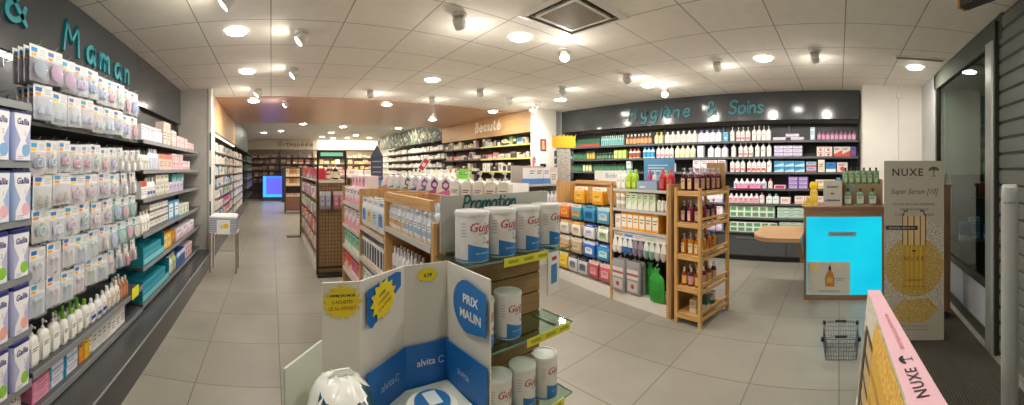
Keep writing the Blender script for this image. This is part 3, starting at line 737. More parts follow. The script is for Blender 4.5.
for r in range(7):
    L = packs(r)
    wr, hr, pitch, n, off = ROWS[r]
    L = [L[min(len(L)-1, int(i*12/n))] for i in range(n)]
    for i, (shape, colr, kind) in enumerate(L):
        u = 1.36 + off + wr/2 + i*pitch + (.012 if i > n*.45 else 0) + rnd.uniform(-.006, .006)
        z = tops[r] + (0, .008, -.006)[(i+r) % 3]
        o = new('hook', hookm, t2, LEFT.at(u, 1.075, z), radians(90))
        top = TP[(i*3+r) % 4]; spt = SP[(i+r) % 3]
        card = ('#d2d0d6', '#c6c9d4', '#d9cdd0', '#cfd6d4', '#d8d2c8')[(i*2+r) % 5]
        if 'green-topped' in kind: top, spt, card = '#2f9a7c', '#53b08f', '#6fbdb0'
        if 'teal-topped' in kind: top, spt, card = '#2f8fa3', '#57b0b5', '#66b3b8'
        if 'case' in kind: card = '#9c97a0'
        wk = wr * (.62 if shape in ('bottle', 'spoon') and i > n*.5 else 1)
        p = blister(round(wk, 3), hr, card, top, spt, colr, shape)
        turn = rnd.uniform(0, 9); roll = radians(rnd.uniform(-2.2, 2.2))
        for q in range(4 if i < 2 else 3 if i < 6 else 2):
            dep = ('front', 'second', 'third', 'fourth')[q]
            place(p, LEFT.at(u, 1.062 + .036*q + .004, z - .0165), 0, 
                  f"{kind}, {dep} on {nth(i+1)} hook from left, {rows[r]}, left pegboard", f"{kind}s, {rows[r]}", rot=(0, roll, radians(90 - turn)))
# pump shelf and bottom shelf of bay 2
PW = pump(.082, .05, .2, '#e8e6df', '#efeeea', None, '#eceae4'); 
GB = bottle(.07, .05, .17, '#efefe8', '#6fb52c', '#f3f3ee', band='#e9efdc'); NB = bottle(.07, .045, .15, '#f4f4f4', '#f4f4f4', '#f4f4f4', band='#2b3f9a'); 
RB = bottle(.05, .05, .15, '#b0704c', '#e8e0d4', '#c98c6a', 'round'); 
run(LEFT, 'pump bottle shelf, left pegboard bay', 1.385, 1.085, .47, [(PW, 'white pump bottle', 3, {'pitch': .097}), (GB, 'green-capped white bottle', 4, {'pitch': .082, 'rows': 2}), (NB, 'blue-labelled white bottle', 3, {'pitch': .082}), (bottle(.06, .05, .16, '#efeae2', '#f2f2f0', '#e8dccb'), 'cream bottle', 3, {'pitch': .07}), (RB, 'brown-labelled round bottle', 3, {'pitch': .056, 'rows': 2})])
run(LEFT, 'bottom shelf, left pegboard bay', 1.40, 1.085, .285, [(carton(.15, .2, .036, '#e884a6', '#f0a9bf', 'window'), 'flat pink carton', 1, {'stack': 3, 'pitch': .158}),
    (carton(.13, .17, .047, '#6cbfe2', '#f4e4e8', 'window', top='#7cc8e6'), 'blue-topped white carton', 2, {'stack': 3, 'pitch': .15}),
    (carton(.055, .12, .15, '#eda12f', '#e88c1e', 'band'), 'orange carton', 1), (carton(.055, .12, .15, '#f2c830', '#e9b21e', 'band'), 'yellow carton', 1), (carton(.04, .1, .13, '#8a9a5a', '#e8e6d8', 'window'), 'olive carton', 1),
    (carton(.062, .1, .145, '#eceae6', '#d7d5d0', 'window'), 'white carton', 4, {'pitch': .068}), (carton(.075, .1, .14, '#f0eeea', '#dcdad4', 'top'), 'plain white carton', 3)])
tg = thing('promo_tag', 'bright yellow promotion tag on the pump bottle shelf edge, left wall', 'price tag', (-1.048, 2.66, .435), radians(90))
tg.data = None
new('card', MB().box(-.07, .07, -.002, 0, 0, .085, mat('#f4ee2a', .5)).build('card', 0), tg)
new('clip', MB().box(-.02, .02, 0, .004, .08, .09, CLEAR).build('clip', 0), tg)
# bay 3: boxes and bottles up to the pillar
LV3 = [1.70, 1.44, 1.19, .89, .61, .30]
t3, B3 = bay('dark shelving bay of boxed products, next to the pillar on the left wall', 2.862, 5.31, LV3)
BX = lambda w, d, h, *a, **k: carton(w, d, h, *a, **k)
P3 = 'left bay by pillar'
run(LEFT, f'top shelf, {P3}', 2.90, 1.085, 1.70, [(BX(.07, .05, .14, '#e8e6ee', '#b9bede', 'dot'), 'lilac-dotted white carton', 5, {'rows': 1}), .02, (bottle(.05, .05, .15, '#f2f2f2', '#f4f4f4', '#dfe3ee', 'round'), 'small white bottle', 4), .03,
   (BX(.11, .09, .24, '#e9d3c9', '#e2c2b6', 'top'), 'tall beige-pink carton', 2, {'pitch': .15}), (BX(.10, .09, .18, '#eed9d2', '#e6bfb8', 'band'), 'beige-pink carton', 2), .03, (BX(.12, .1, .14, '#e9b4bd', '#f1d6da', 'window'), 'pink carton', 4, {'pitch': .13}), (BX(.12, .1, .1, '#f0c9d0', '#e49aa8', 'band'), 'pale pink carton', 3, {'pitch': .135})])
run(LEFT, f'second shelf, {P3}', 2.90, 1.085, 1.44, [(bottle(.07, .045, .17, '#e9ece4', '#4a4644', '#dfe6d6'), 'black-capped white bottle', 3), (bottle(.06, .05, .2, '#eceef4', '#eef0f6', '#cfd6ea', 'round'), 'tall white bottle', 4), .02,
   (BX(.15, .1, .16, '#f0cfc4', '#e9775c', 'top'), 'coral-topped carton', 3, {'pitch': .16}), (BX(.15, .1, .09, '#eec9cf', '#e7aab5', 'dot'), 'pink dotted carton', 3, {'stack': 2, 'pitch': .16}), (BX(.12, .1, .11, '#f1e0e0', '#e8bcc4', 'band'), 'white-pink carton', 3, {'pitch': .13})])
run(LEFT, f'third shelf, {P3}', 2.90, 1.085, 1.19, [(BX(.07, .05, .15, '#f0eeea', '#d6432f', 'top'), 'red-topped white carton', 2), (bottle(.07, .05, .18, '#f4f4f2', '#eeeeea', '#f6f6f4', band='#3d4cae'), 'white bottle with blue dot', 3), .02,
   (BX(.14, .1, .10, '#e6e3d8', '#cfcab8', 'band', ink='#3a3a36'), 'cream lettered carton', 3, {'stack': 2, 'pitch': .15}), (BX(.15, .1, .11, '#ddd6e8', '#c8b8dc', 'window'), 'lilac carton', 4, {'pitch': .16}), ])
for i in range(3): place(BX(.17, .1, .09, '#3f98a2', '#8cc7c4', 'slant'), LEFT.at(4.0+i*.19, 1.15, 1.19+.1125), radians(90), f"teal carton on top of lilac cartons, {nth(i+1)} from left, left bay by pillar", 'teal cartons on lilac cartons')
run(LEFT, f'fourth shelf, {P3}', 2.90, 1.085, .89, [(bottle(.07, .05, .19, '#f1efe6', '#e4e0d0', '#f6f4ee'), 'cream-white bottle', 3), (BX(.11, .1, .075, '#e9e7e2', '#70706a', 'band', ink='#4a4a46'), 'grey-printed white carton', 5, {'stack': 3, 'pitch': .118}), .03,
   (BX(.2, .12, .2, '#4ba4d4', '#eef3f6', 'window'), 'blue carton with white label', 2, {'pitch': .23}), (BX(.15, .1, .12, '#e6eee0', '#8cc06a', 'dot'), 'green-dotted carton', 3, {'pitch': .17})])
run(LEFT, f'fifth shelf, {P3}', 3.55, 1.085, .61, [(BX(.14, .1, .15, '#f2b62e', '#f6d88c', 'window'), 'orange-yellow carton', 2, {'pitch': .15}), (BX(.09, .1, .14, '#e39b24', '#a8761e', 'slant'), 'amber carton', 2), .03, (BX(.3, .1, .13, '#efeaf0', '#d9b6cc', 'slant'), 'long white-pink carton', 3, {'pitch': .32})])
run(LEFT, f'bottom shelf, {P3}', 3.72, 1.085, .30, [(bottle(.08, .05, .2, '#f2f2ee', '#f2f2ee', '#f2f2ee'), 'plain white bottle', 2), (bottle(.08, .05, .2, '#b9c98f', '#e8eadc', '#c6d49c'), 'pale green bottle', 2), (BX(.2, .1, .16, '#2f5cae', '#e2e8f2', 'top'), 'royal blue carton', 2, {'pitch': .22}), (BX(.12, .1, .16, '#ecd3d6', '#d2566a', 'dot'), 'red-dotted pink carton', 3, {'pitch': .13})])
# teal display trays with pouches
def tray(y0, y1, z, label, pouches, lab2):
    T = mat('#1d8b9a', .4); L = y1-y0
    r = thing('display_tray', label, 'display box', LEFT.at(y0, 1.07, z+.001), radians(90))
    new('tray_base', MB().box(0, L, 0, .3, 0, .006, T).box(0, L, .294, .3, .006, .22, T).box(0, .006, 0, .294, .006, .2, T).box(L-.006, L, 0, .294, .006, .2, T).build('tray_base', 0), r)
    b = MB().box(.006, L-.006, 0, .005, .006, .07, T); b.rect(.02, L-.02, .012, .06, -.0008, mat('#7fd0da', .4))
    new('front_lip', b.build('front_lip', 0), r)
    p = carton(.05, .11, .13, '#2fa7c0', '#8fdbe6', 'slant', name='pouch_box')
    n = int((L-.04)/.056)
    for i in range(n):
        for q in range(2):
            place(p, LEFT.at(y0+.034+i*.056, 1.07+.075+q*.122, z+.0085), radians(90), f"turquoise sachet box, {nth(i+1)} from left, {'front' if not q else 'back'} row of the {lab2} teal tray", 'sachet boxes in the teal trays')
tray(2.90, 3.52, .61, 'teal display tray on the upper of two shelves, left bay by pillar', 1, 'upper')
tray(2.88, 3.70, .30, 'long teal display tray on the bottom shelf, left bay by pillar', 1, 'lower')
# light strip behind the fascia
ls = thing('strip_light', 'narrow strip light under the dark sign board above the hanging packs', 'light', (-1.40, 1.7, 2.10))
new('diffuser', MB().box(-.02, .02, -.9, .9, 0, .012, mat('#fffaf0', .4, 0, 3)).build('diffuser', 0), ls)
new('housing', MB().box(-.024, .024, -.92, .92, .0125, .022, LGREY).build('housing', 0), ls)

# ------------------------------------------------------------------ beyond the pillar: long lit shelving run, wood fascia above
wf = thing('wood_fascia', 'light wood fascia board over the shelving beyond the left pillar', 'fascia')
new('fascia_board', MB().box(-1.3, -.93, 5.96, 9.38, 2.08, 2.636, wood('#c99e68', '#dcb684', 'y')).build('fascia_board', 0), wf)
new('fascia_soffit', MB().box(-1.3, -.935, 5.96, 9.38, 2.06, 2.079, mat('#7a6a52', .5)).build('fascia_soffit', 0), wf)
gf = thing('dark_fascia', 'dark green-grey fascia board continuing after the wood one on the left', 'fascia')
new('fascia_board', MB().box(-1.3, -.93, 9.42, 14.2, 2.12, 2.85, mat('#4d5a58', .4)).build('fascia_board', 0), gf)
new('lower_lip', MB().box(-1.3, -.925, 9.42, 14.2, 2.06, 2.118, mat('#2c3231', .5)).build('lower_lip', 0), gf)
LV4 = [1.745, 1.54, 1.345, 1.14, .95, .75, .55, .34]
pal = ['#eadfce', '#f0e9df', '#e6d6c2', '#cfd4da', '#4a5c8c', '#e9c9c4', '#e2ddd2', '#e9e4d8', '#79b7c9', '#f0ead8', '#d9c6b8']
seg = {5: ['#e86a8c', '#d9486a', '#f0a9b9', '#cf6a9a'], 6: ['#d64a60', '#c9405a', '#e78aa0'], 4: ['#8cc24a', '#b4d65a', '#e9e4d8'], 3: ['#3f9fd0', '#eadfce'], 7: ['#5a9a52', '#e8dcd0']}
for k, (ya, yb) in enumerate(((5.97, 9.0), (9.002, 12.0))):
    tt, BB = bay(f"{'nearer' if not k else 'farther'} bay of lit cosmetics shelving along the left wall beyond the pillar", ya, yb, LV4, .92, 1.26, back='#8a8378', top=2.04, foot=.0, skip_rail=True, board=mat('#5a5650', .4))
    new('base_panel', BB(ya+.01, yb-.01, .93, 1.26, .0, .30, mat('#4d4a48', .4)).build('base_panel', 0), tt)
    for j, z in enumerate(LV4):
        u = ya + .05; n = 0
        where = f"{nth(j+1)} shelf down, {'nearer' if not k else 'farther'} cosmetics bay past pillar"
        while u < yb - .25:
            mid = (.3 < (u-ya)/(yb-ya) < .75) and k == 0
            pc = rnd.choice(seg[j]) if (mid and j in seg) else rnd.choice(pal)
            wv = rnd.choice((.12, .15, .18)); hv = rnd.uniform(.12, .17)
            hv = round(hv, 2)
            p = carton(wv, .1, hv, pc, rnd.choice(pal), rnd.choice(('band', 'top', 'window')), name='cosmetics_box'); n += 1
            place(p, LEFT.at(u+wv/2, .935+.05, z+.001), radians(90), f"cosmetics box, {nth(n)} from left on {where}", f"cosmetics boxes on {where}")
            u += wv + rnd.choice((.008, .01, .05))
# unlit shelving at the end, its gloom put into dark colours
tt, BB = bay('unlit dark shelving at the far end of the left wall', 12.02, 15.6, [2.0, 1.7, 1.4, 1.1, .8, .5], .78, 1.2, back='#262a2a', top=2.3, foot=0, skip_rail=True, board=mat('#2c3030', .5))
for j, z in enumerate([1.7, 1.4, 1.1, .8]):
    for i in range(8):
        p = carton(.22, .12, .2, ('#3a4442', '#4c5450', '#38403c')[(i+j) % 3], '#5d6660', 'band', name='shaded_box')
        place(p, LEFT.at(12.3+i*.4, .86, z+.001), radians(90), f"shade-darkened box, {nth(i+1)} from left on {nth(j+2)} shelf of the unlit far shelving", 'dark boxes on the unlit shelving')

l2 = thing('strip_light', 'added warm strip light under the wood fascia beyond the left pillar', 'light', (-.97, 7.7, 2.03))  # added glowing strip to brighten the cosmetics shelves
new('diffuser', MB().box(-.02, .02, -1.7, 1.7, 0, .012, mat('#ffeed8', .4, 0, 1.0)).build('diffuser', 0), l2)
new('housing', MB().box(-.024, .024, -1.72, 1.72, .0125, .028, LGREY).build('housing', 0), l2)
# ------------------------------------------------------------------ right wall: sign fascia, shelving
fr = thing('sign_fascia', 'glossy dark grey sign board with teal script over the right wall shelving', 'sign', (5.49, 0, 0), radians(-90))
new('sign_panel', MB().box(-5.29, .31, 0, .12, 2.21, Z1-.003, M_FASCIA).build('sign_panel', 0), fr)
TEALD = mat('#1f7f8c', .4)
for word, ya, yb in (('Hygiène', 3.60, 2.37), ('&', 2.11, 1.92), ('Soins', 1.72, 1.17)):
    k = 1.03
    for x, me in script_letters(word, .205, .03, .018, TEALD, total=(ya-yb)*k, slant=.1):
        o = new('letter', me, fr, (-ya + x, 0, 2.325)); o['label'] = 'raised teal letter'
bp = thing('base_cabinet', 'dark low cabinet run under the right wall shelving', 'cabinet')
new('cabinet_body', MB().box(5.52, 5.92, -.31, 5.28, .08, .44, mat('#47494b', .35)).build('cabinet_body', 0), bp)
new('toe_kick', MB().box(5.56, 5.9, -.30, 5.27, 0, .079, mat('#1d1e1f', .5)).build('toe_kick', 0), bp)
for i in range(5):
    y0 = -.31 + i*1.118
    d = new('drawer_front', MB().box(5.50, 5.519, y0+.008, y0+1.11, .1, .42, mat('#4b4e50', .3)).build('drawer_front', 0), bp)
    new('handle', MB().box(5.488, 5.499, y0+.3, y0+.8, .36, .375, mat('#8d9092', .3, .6)).build('handle', 0), d)
new('cabinet_top', MB().box(5.47, 5.92, -.31, 5.28, .4405, .458, BOARD).build('cabinet_top', 0), bp)
# bays and levels
LVR = [1.89, 1.64, 1.40, 1.145, .91, .69]
rows_r = ['top', 'second', 'third', 'fourth', 'fifth', 'sixth', 'lowest']
for i in range(5):
    y1 = 5.28 - i*1.118
    bay(f"dark shelving bay of the right wall, {nth(i+1)} from the white pillar", -y1, -y1+1.116, LVR, 5.50, 5.90, RIGHT, back='#34373a', top=2.19, foot=.46, board=mat('#3b3d3f', .4), rail=mat('#595c5e', .4), thick=.028)
W = 'right wall'
def rowr(j, secs):
    """(from y, to y, product, kind, options): as many as fit between the two"""
    for ya, yb, p, kind, *o in secs:
        o = dict(o[0]) if o else {}
        n = max(1, int((ya-yb)/(p.w*.97+.002)))
        o['pitch'] = max(p.w+.0025, (ya-yb)/n)
        run(RIGHT, f"{rows_r[j]} shelf, {W}", -ya, 5.52, (LVR + [.459])[j], [(p, kind, n, o)])
GN = bottle(.055, .05, .14, '#2f6a4a', '#2a4a3a', '#4f8a62', 'round'); GD = jar(.07, .12, '#27543c', '#1f3a2c', '#6f9a6a')
MT = carton(.045, .05, .18, '#8fc9c4', '#5fa8a8', 'band'); MTB = bottle(.045, .04, .19, '#9fd2cf', '#e6efee', '#7fbdbb', 'round')
BR = bottle(.075, .07, .19, '#8a5a34', '#efe9df', '#d9a878', 'round'); 
CR = bottle(.09, .07, .21, '#ece6c8', '#e9e2c0', '#f2eeda', 'oval', band='#e2d98c'); CRP = bottle(.10, .07, .2, '#f0ece0', '#f2efe6', '#efe9d0', 'oval', band='#e9d7dc')
LIB = carton(.105, .08, .19, '#eae6f0', '#f4f2f6', 'window', top='#b9a8d8'); LIT = bottle(.1, .075, .2, '#efecf4', '#8f7fc0', '#f4f2f7', 'square')
PP = pump(.075, .055, .225, '#f0ebe4', '#f4f1ec', '#e88c9a', '#f4f1ec'); PW2 = pump(.075, .055, .235, '#f2efe8', '#f6f4ef', None, '#f4f1ec')
FLT = carton(.2, .12, .05, '#e8e0ee', '#b9a2cc', 'band'); PPK = bottle(.06, .05, .14, '#b36a9c', '#8a4a7c', '#e2b0cc', 'round')
S2 = {'stack': 2}; S3 = {'stack': 3}
rowr(0, [(5.2, 4.9, GN, 'small green bottle'), (4.88, 4.32, carton(.07, .06, .15, '#2f6b4c', '#b5482f', 'band'), 'green carton'), (4.28, 3.74, MTB, 'mint slim bottle'),
   (3.70, 3.16, BR, 'brown bottle'), (3.10, 2.92, bottle(.08, .07, .2, '#e6dfae', '#d9cf6a', '#efe9b8'), 'yellow-green bottle'), (2.90, 2.30, CRP, 'ivory bottle'), (2.27, 1.86, LIT, 'white bottle with violet cap'), (1.83, 1.75, carton(.08, .06, .15, '#5fb5d8', '#f2f2f2', 'dot'), 'sky blue carton'),
   (1.72, 1.64, PW2, 'white pump bottle'), (1.62, 1.38, PP, 'pink-banded pump bottle'), (1.36, 1.05, PW2, 'tall white pump bottle'), (1.02, .46, FLT, 'flat lilac carton'), (.44, .36, carton(.07, .06, .2, '#a8cfe0', '#e8f0f4', 'window'), 'pale blue carton'), (.33, -.27, PPK, 'purple-pink bottle')])
place(FLT, RIGHT.at(-.72, 5.585, 1.89+.0525), RIGHT.a, "flat lilac carton lying on top of the lilac row, top shelf, right wall")
rowr(1, [(5.2, 5.03, carton(.08, .06, .15, '#6fb5cc', '#e6f0f2', 'band'), 'blue carton'), (5.0, 4.66, GN, 'green bottle'), (4.64, 4.42, bottle(.06, .05, .17, '#a88a3a', '#3a4a34', '#d9c26a', 'round'), 'ochre bottle'), (4.40, 3.98, GD, 'dark green jar'), (3.96, 3.68, carton(.08, .07, .16, '#a9cf3f', '#dfeaa0', 'window'), 'lime carton'),
   (3.64, 3.40, bottle(.075, .07, .18, '#efe6dc', '#c07a50', '#b5603c', 'round'), 'rust-labelled bottle'), (3.34, 3.10, bottle(.075, .07, .2, '#e9eef0', '#3f9fd4', '#3fa8dc', 'round'), 'blue-labelled bottle'),
   (3.06, 2.72, PP, 'pink-banded pump bottle'), (2.70, 2.32, CR, 'cream bottle'), (2.28, 2.18, LIB, 'lilac carton'), (2.1, 1.74, LIT, 'white bottle with violet cap'), (1.70, 1.60, PW2, 'white pump bottle'), (1.58, 1.33, PP, 'pink-labelled pump bottle'), (1.31, 1.03, PW2, 'slim white pump bottle'),
   (1.0, .56, carton(.14, .12, .055, '#e4dcec', '#a99acb', 'band'), 'flat violet carton', S3), (.34, .1, carton(.115, .1, .075, '#f0dcd6', '#dc4436', 'dot'), 'red-dotted carton', S2), (.08, -.18, carton(.125, .1, .15, '#d9d2cc', '#e4523c', 'slant'), 'red and beige carton'), (-.19, -.27, carton(.07, .1, .15, '#6a5ab0', '#d24a5a', 'dot'), 'violet carton')])
rowr(2, [(5.2, 4.75, GN, 'green bottle'), (4.74, 4.5, bottle(.06, .05, .16, '#d8cf8a', '#2f5a40', '#e8e2b0', 'round'), 'yellow-green bottle'), (4.48, 3.72, GN, 'deep green bottle'), (3.68, 3.58, carton(.09, .07, .19, '#dfe9ec', '#7fb0c9', 'band'), 'white-blue carton'), (2.9, 2.68, CRP, 'ivory bottle'),
   (2.36, 1.78, carton(.13, .1, .2, '#f2e6ee', '#e8a0c0', 'wave'), 'pink-waved carton'), (1.72, 1.46, PP, 'pink-banded pump bottle'), (1.44, 1.14, pump(.075, .06, .22, '#f2eeea', '#f6f4f0', '#d9655f', '#f4f2ee'), 'coral-banded pump bottle'), (1.12, 1.02, PW2, 'white pump bottle'),
   (1.0, .52, carton(.15, .1, .085, '#3f9fd6', '#bfe0f0', 'slant'), 'bright blue carton', S2), (.50, .34, carton(.15, .1, .08, '#9fc4dc', '#d8506a', 'band'), 'pale blue carton', S2), (.32, .21, carton(.1, .08, .19, '#f2ead8', '#e9dcc0', 'window'), 'ivory carton'), (.2, .04, carton(.15, .1, .15, '#2f86cc', '#f2f2f2', 'band'), 'blue carton'), (.03, -.14, carton(.16, .1, .15, '#e8dcd8', '#dc4a4a', 'dot'), 'red-ringed carton')])
rowr(3, [(2.5, 2.0, carton(.12, .1, .19, '#f0e4ee', '#e49ac0', 'dot'), 'pink-dotted carton'), (1.97, 1.87, carton(.09, .08, .07, '#efe9f2', '#d8cce6', 'window'), 'small white carton'), (1.66, 1.12, bottle(.085, .06, .15, '#eeecf6', '#f4f4f8', '#c9c4e6'), 'lilac-labelled white bottle'), (1.1, 1.02, bottle(.07, .06, .15, '#f0d8dc', '#e66f84', '#f6e8ea'), 'pink-capped bottle'), (1.0, .8, carton(.18, .1, .055, '#f0d4dc', '#dc4a74', 'window'), 'pink-red carton'),
   (.78, .47, carton(.15, .12, .06, '#7a58ac', '#c9b4e2', 'window'), 'purple carton', S3), (.36, .06, carton(.15, .1, .14, '#ece4cc', '#d8c890', 'band'), 'cream carton'), (.04, -.04, carton(.06, .06, .17, '#5fb0cc', '#e6eef0', 'band'), 'blue slim carton')])
for i in range(2): place(carton(.2, .05, .06, '#e0488c', '#f2a6c8', 'window', name='small_box'), RIGHT.at(-1.5+i*.21, 5.492-.0, 1.146), RIGHT.a, f"hot pink box, {nth(i+1)} from left, in front of white bottles, right wall", 'hot pink boxes in front of white bottles')
rowr(4, [(2.5, 1.84, carton(.07, .07, .18, '#eee8f0', '#d9c8dc', 'band'), 'white slim carton'), (1.74, 1.26, bottle(.08, .06, .15, '#f2e8e8', '#f4f2f0', '#e8a0a8'), 'pink-labelled white bottle'), (1.24, 1.15, bottle(.08, .06, .17, '#f2d8d8', '#d9606c', '#f6eaea'), 'red-capped bottle'), (1.13, .92, bottle(.1, .08, .15, '#dfe9e4', '#7fb8a4', '#eef2ee', 'square'), 'mint-capped bottle'), (.9, .74, carton(.15, .1, .1, '#f0e9e2', '#f2d8d2', 'window'), 'white carton'), (.68, -.1, carton(.15, .1, .12, '#f2dfd8', '#e8beb4', 'band'), 'pale peach carton')])
rowr(5, [(2.3, 1.84, carton(.15, .1, .16, '#efe6ee', '#dcc6d8', 'dot'), 'pale violet carton'), (1.72, 1.0, carton(.118, .1, .088, '#eceee6', '#74a97c', 'window'), 'white-green carton', S2), (.95, .5, carton(.15, .12, .055, '#cfe2d6', '#8fc0a6', 'band'), 'flat mint carton', S3)])
rowr(6, [(2.3, 1.84, carton(.1, .1, .15, '#e6dcec', '#c4aedc', 'wave'), 'lilac-waved carton'), (1.72, .95, carton(.125, .1, .075, '#e9ede2', '#6fa878', 'window'), 'green-labelled white carton', S2), (.92, .3, carton(.15, .12, .055, '#c9e0d2', '#84b89c', 'band'), 'flat mint carton', S3)])

# ------------------------------------------------------------------ beauty wall beyond the pillar
wb = thing('sign_fascia', 'light wood sign board with white script letters beyond the white pillar', 'sign', (4.79, 0, 0), radians(-90))
new('sign_panel', MB().box(-9.36, -5.47, 0, .1, 2.20, 2.636, wood('#b98f5c', '#cda573', 'x')).build('sign_panel', 0), wb)
WL = mat('#f6ecd6', .4)
for x, me in script_letters('Beauté', .22, .036, .02, WL, total=1.10, slant=.08):
    o = new('letter', me, wb, (-7.55+x, 0, 2.345)); o['label'] = 'raised white letter'
LVB = [1.98, 1.69, 1.40, 1.12, .84, .55]
palb = ['#e6ddd0', '#d9d2c6', '#8a7a6c', '#5a4f48', '#efe8da', '#c9a8a0', '#3a3836', '#d8d0b0']
green = ['#7fb05a', '#d8cf5a', '#e9e2a8', '#d8647c', '#5fae9c', '#4a86a0']
for k, (ya, yb) in enumerate(((7.42, 5.50), (9.36, 7.44))):
    bay(f"{'right' if not k else 'left'} bay of beauty shelving under the wood sign board", -ya, -yb, LVB, 4.86, 5.24, RIGHT, back='#6b5a4c', top=2.19, foot=.02, board=mat('#4a3f38', .4), rail=mat('#d8d870' if not k else '#55483e', .45))
    for j, z in enumerate(LVB[:5]):
        u = -ya + .06; n = 0
        where = f"{nth(j+1)} shelf down, {'right' if not k else 'left'} beauty bay"
        while u < -yb - .2:
            f = (u+ya)/1.9
            c = rnd.choice(green) if (j == 0 and .45 < f < .8 and not k) else rnd.choice(palb)
            if j == 1 and f < .35: c = '#e88f92'
            t = rnd.random(); n += 1
            if t < .55: p = carton(rnd.choice((.1, .14, .18)), .1, rnd.choice((.1, .14, .19)), c, rnd.choice(palb), rnd.choice(('band', 'window', 'top')), name='beauty_box')
            else: p = jar(.09, rnd.choice((.09, .12)), c, rnd.choice(('#2e2c2a', '#e9e2c8', '#d8d27a')), rnd.choice(palb), name='cream_jar')
            place(p, RIGHT.at(u+p.w/2, 4.88+p.d/2, z+.001), RIGHT.a, f"{'beauty box' if p.name == 'beauty_box' else 'cream jar'}, {nth(n)} item from left on {where}", f"beauty products on {where}")
            u += p.w + rnd.choice((.01, .02, .06))
pic = thing('wall_poster', 'small red framed picture on the white pillar', 'picture', (4.955, 5.297, 1.82))
new('frame', MB().box(-.075, .075, -.012, 0, 0, .23, mat('#3a302c', .5)).build('frame', 0), pic)
b = MB(); b.rect(-.062, .062, .014, .216, -.0125, mat('#b5432f', .5)); b.poly([(-.05, .02), (.05, .02), (.03, .12), (-.02, .15)], -.0131, mat('#d99a7a', .5)); b.disc(.0, .165, .03, -.0131, mat('#e8c0a0', .5), 12); new('print', b.build('print', 0), pic)
sg2 = thing('wall_sign', 'small black sign plate low on the white pillar', 'sign', (4.955, 5.297, 1.47))
new('plate', MB().box(-.075, .075, -.01, 0, 0, .085, mat('#1b1c1f', .4)).build('plate', 0), sg2)

# ------------------------------------------------------------------ dark botanical fascia and white-product shelving deeper on the right
bf = thing('leaf_fascia', 'dark fascia board printed with green leaves above the far right shelving', 'fascia', (4.86, 0, 0), radians(-90))
b = MB(); b.box(-15.5, -9.42, 0, .1, 2.30, Z2-.004, mat('#3d4742', .6))
for i in range(150):
    x = rnd.uniform(-15.3, -9.55); z = rnd.uniform(2.36, 2.78); a = rnd.uniform(0, pi); L = rnd.uniform(.07, .17)
    ux, uz = cos(a), sin(a)
    c = rnd.choice(('#5f7c5a', '#86a06a', '#a8a890', '#c9c2b4', '#4f6a52', '#9a8f7c'))
    b.poly([(x-ux*L, z-uz*L), (x-uz*L*.35, z+ux*L*.35), (x+ux*L, z+uz*L), (x+uz*L*.35, z-ux*L*.35)], -.002-i*.00004, mat(c, .6))
new('printed_panel', b.build('printed_panel', 0), bf)
for k, (ya, yb) in enumerate(((12.4, 9.42), (15.4, 12.42))):
    bay(f"{'nearer' if not k else 'farther'} bay of white-product shelving under the leaf fascia", -ya, -yb, [2.02, 1.76, 1.5, 1.24, .98, .7], 4.9, 5.24, RIGHT, back='#5c5650', top=2.29, foot=.02, board=mat('#3e3a38', .4), rail=mat('#46413e', .4))
    for j, z in enumerate([2.02, 1.76, 1.5, 1.24, .98]):
        u = -ya + .06; n = 0
        while u < -yb - .22:
            c = rnd.choice(('#eeeae2', '#e4e0da', '#f2efe8', '#d9d6d2', '#e9e0d8', '#cfd0d4')); n += 1
            p = carton(rnd.choice((.14, .18)), .1, rnd.choice((.11, .15)), c, rnd.choice(('#d8d2c8', '#b9b4ae', '#e9e4da')), rnd.choice(('band', 'top')), name='care_box')
            place(p, RIGHT.at(u+p.w/2, 4.97, z+.001), RIGHT.a, f"white care box, {nth(n)} from left on {nth(j+1)} shelf down, {'nearer' if not k else 'farther'} leaf-fascia bay", f"white care boxes, {'nearer' if not k else 'farther'} leaf-fascia bay")
            u += p.w + rnd.choice((.01, .03, .08))

# ------------------------------------------------------------------ rear wall: shelving, lit band, glowing counter
fo = thing('rear_sign', 'cream rear sign board with faint brown script above the back shelves', 'sign', (0, 17.58, 0))
new('sign_panel', MB().box(-1.2, 2.05, -.02, 0, 2.42, Z2-.006, mat('#b8ab98', .6)).build('sign_panel', 0), fo)
for x, me in script_letters('Orthopédie', .2, .035, .012, mat('#5a4636', .5), total=1.75): new('letter', me, fo, (.35+x, -.02, 2.56))
lb = thing('light_band', 'brightly lit cream band along the top of the rear wall', 'light', (0, 17.58, 0))
new('diffuser', MB().box(2.3, 5.3, -.03, 0, 2.42, Z2-.02, mat('#fff0d6', .5, 0, 1.1)).build('diffuser', 0), lb)
new('frame', MB().box(2.26, 5.34, -.035, .0, 2.36, 2.418, mat('#8d7f6c', .5)).build('frame', 0), lb)
LVX = [2.0, 1.7, 1.4, 1.1, .8, .5]
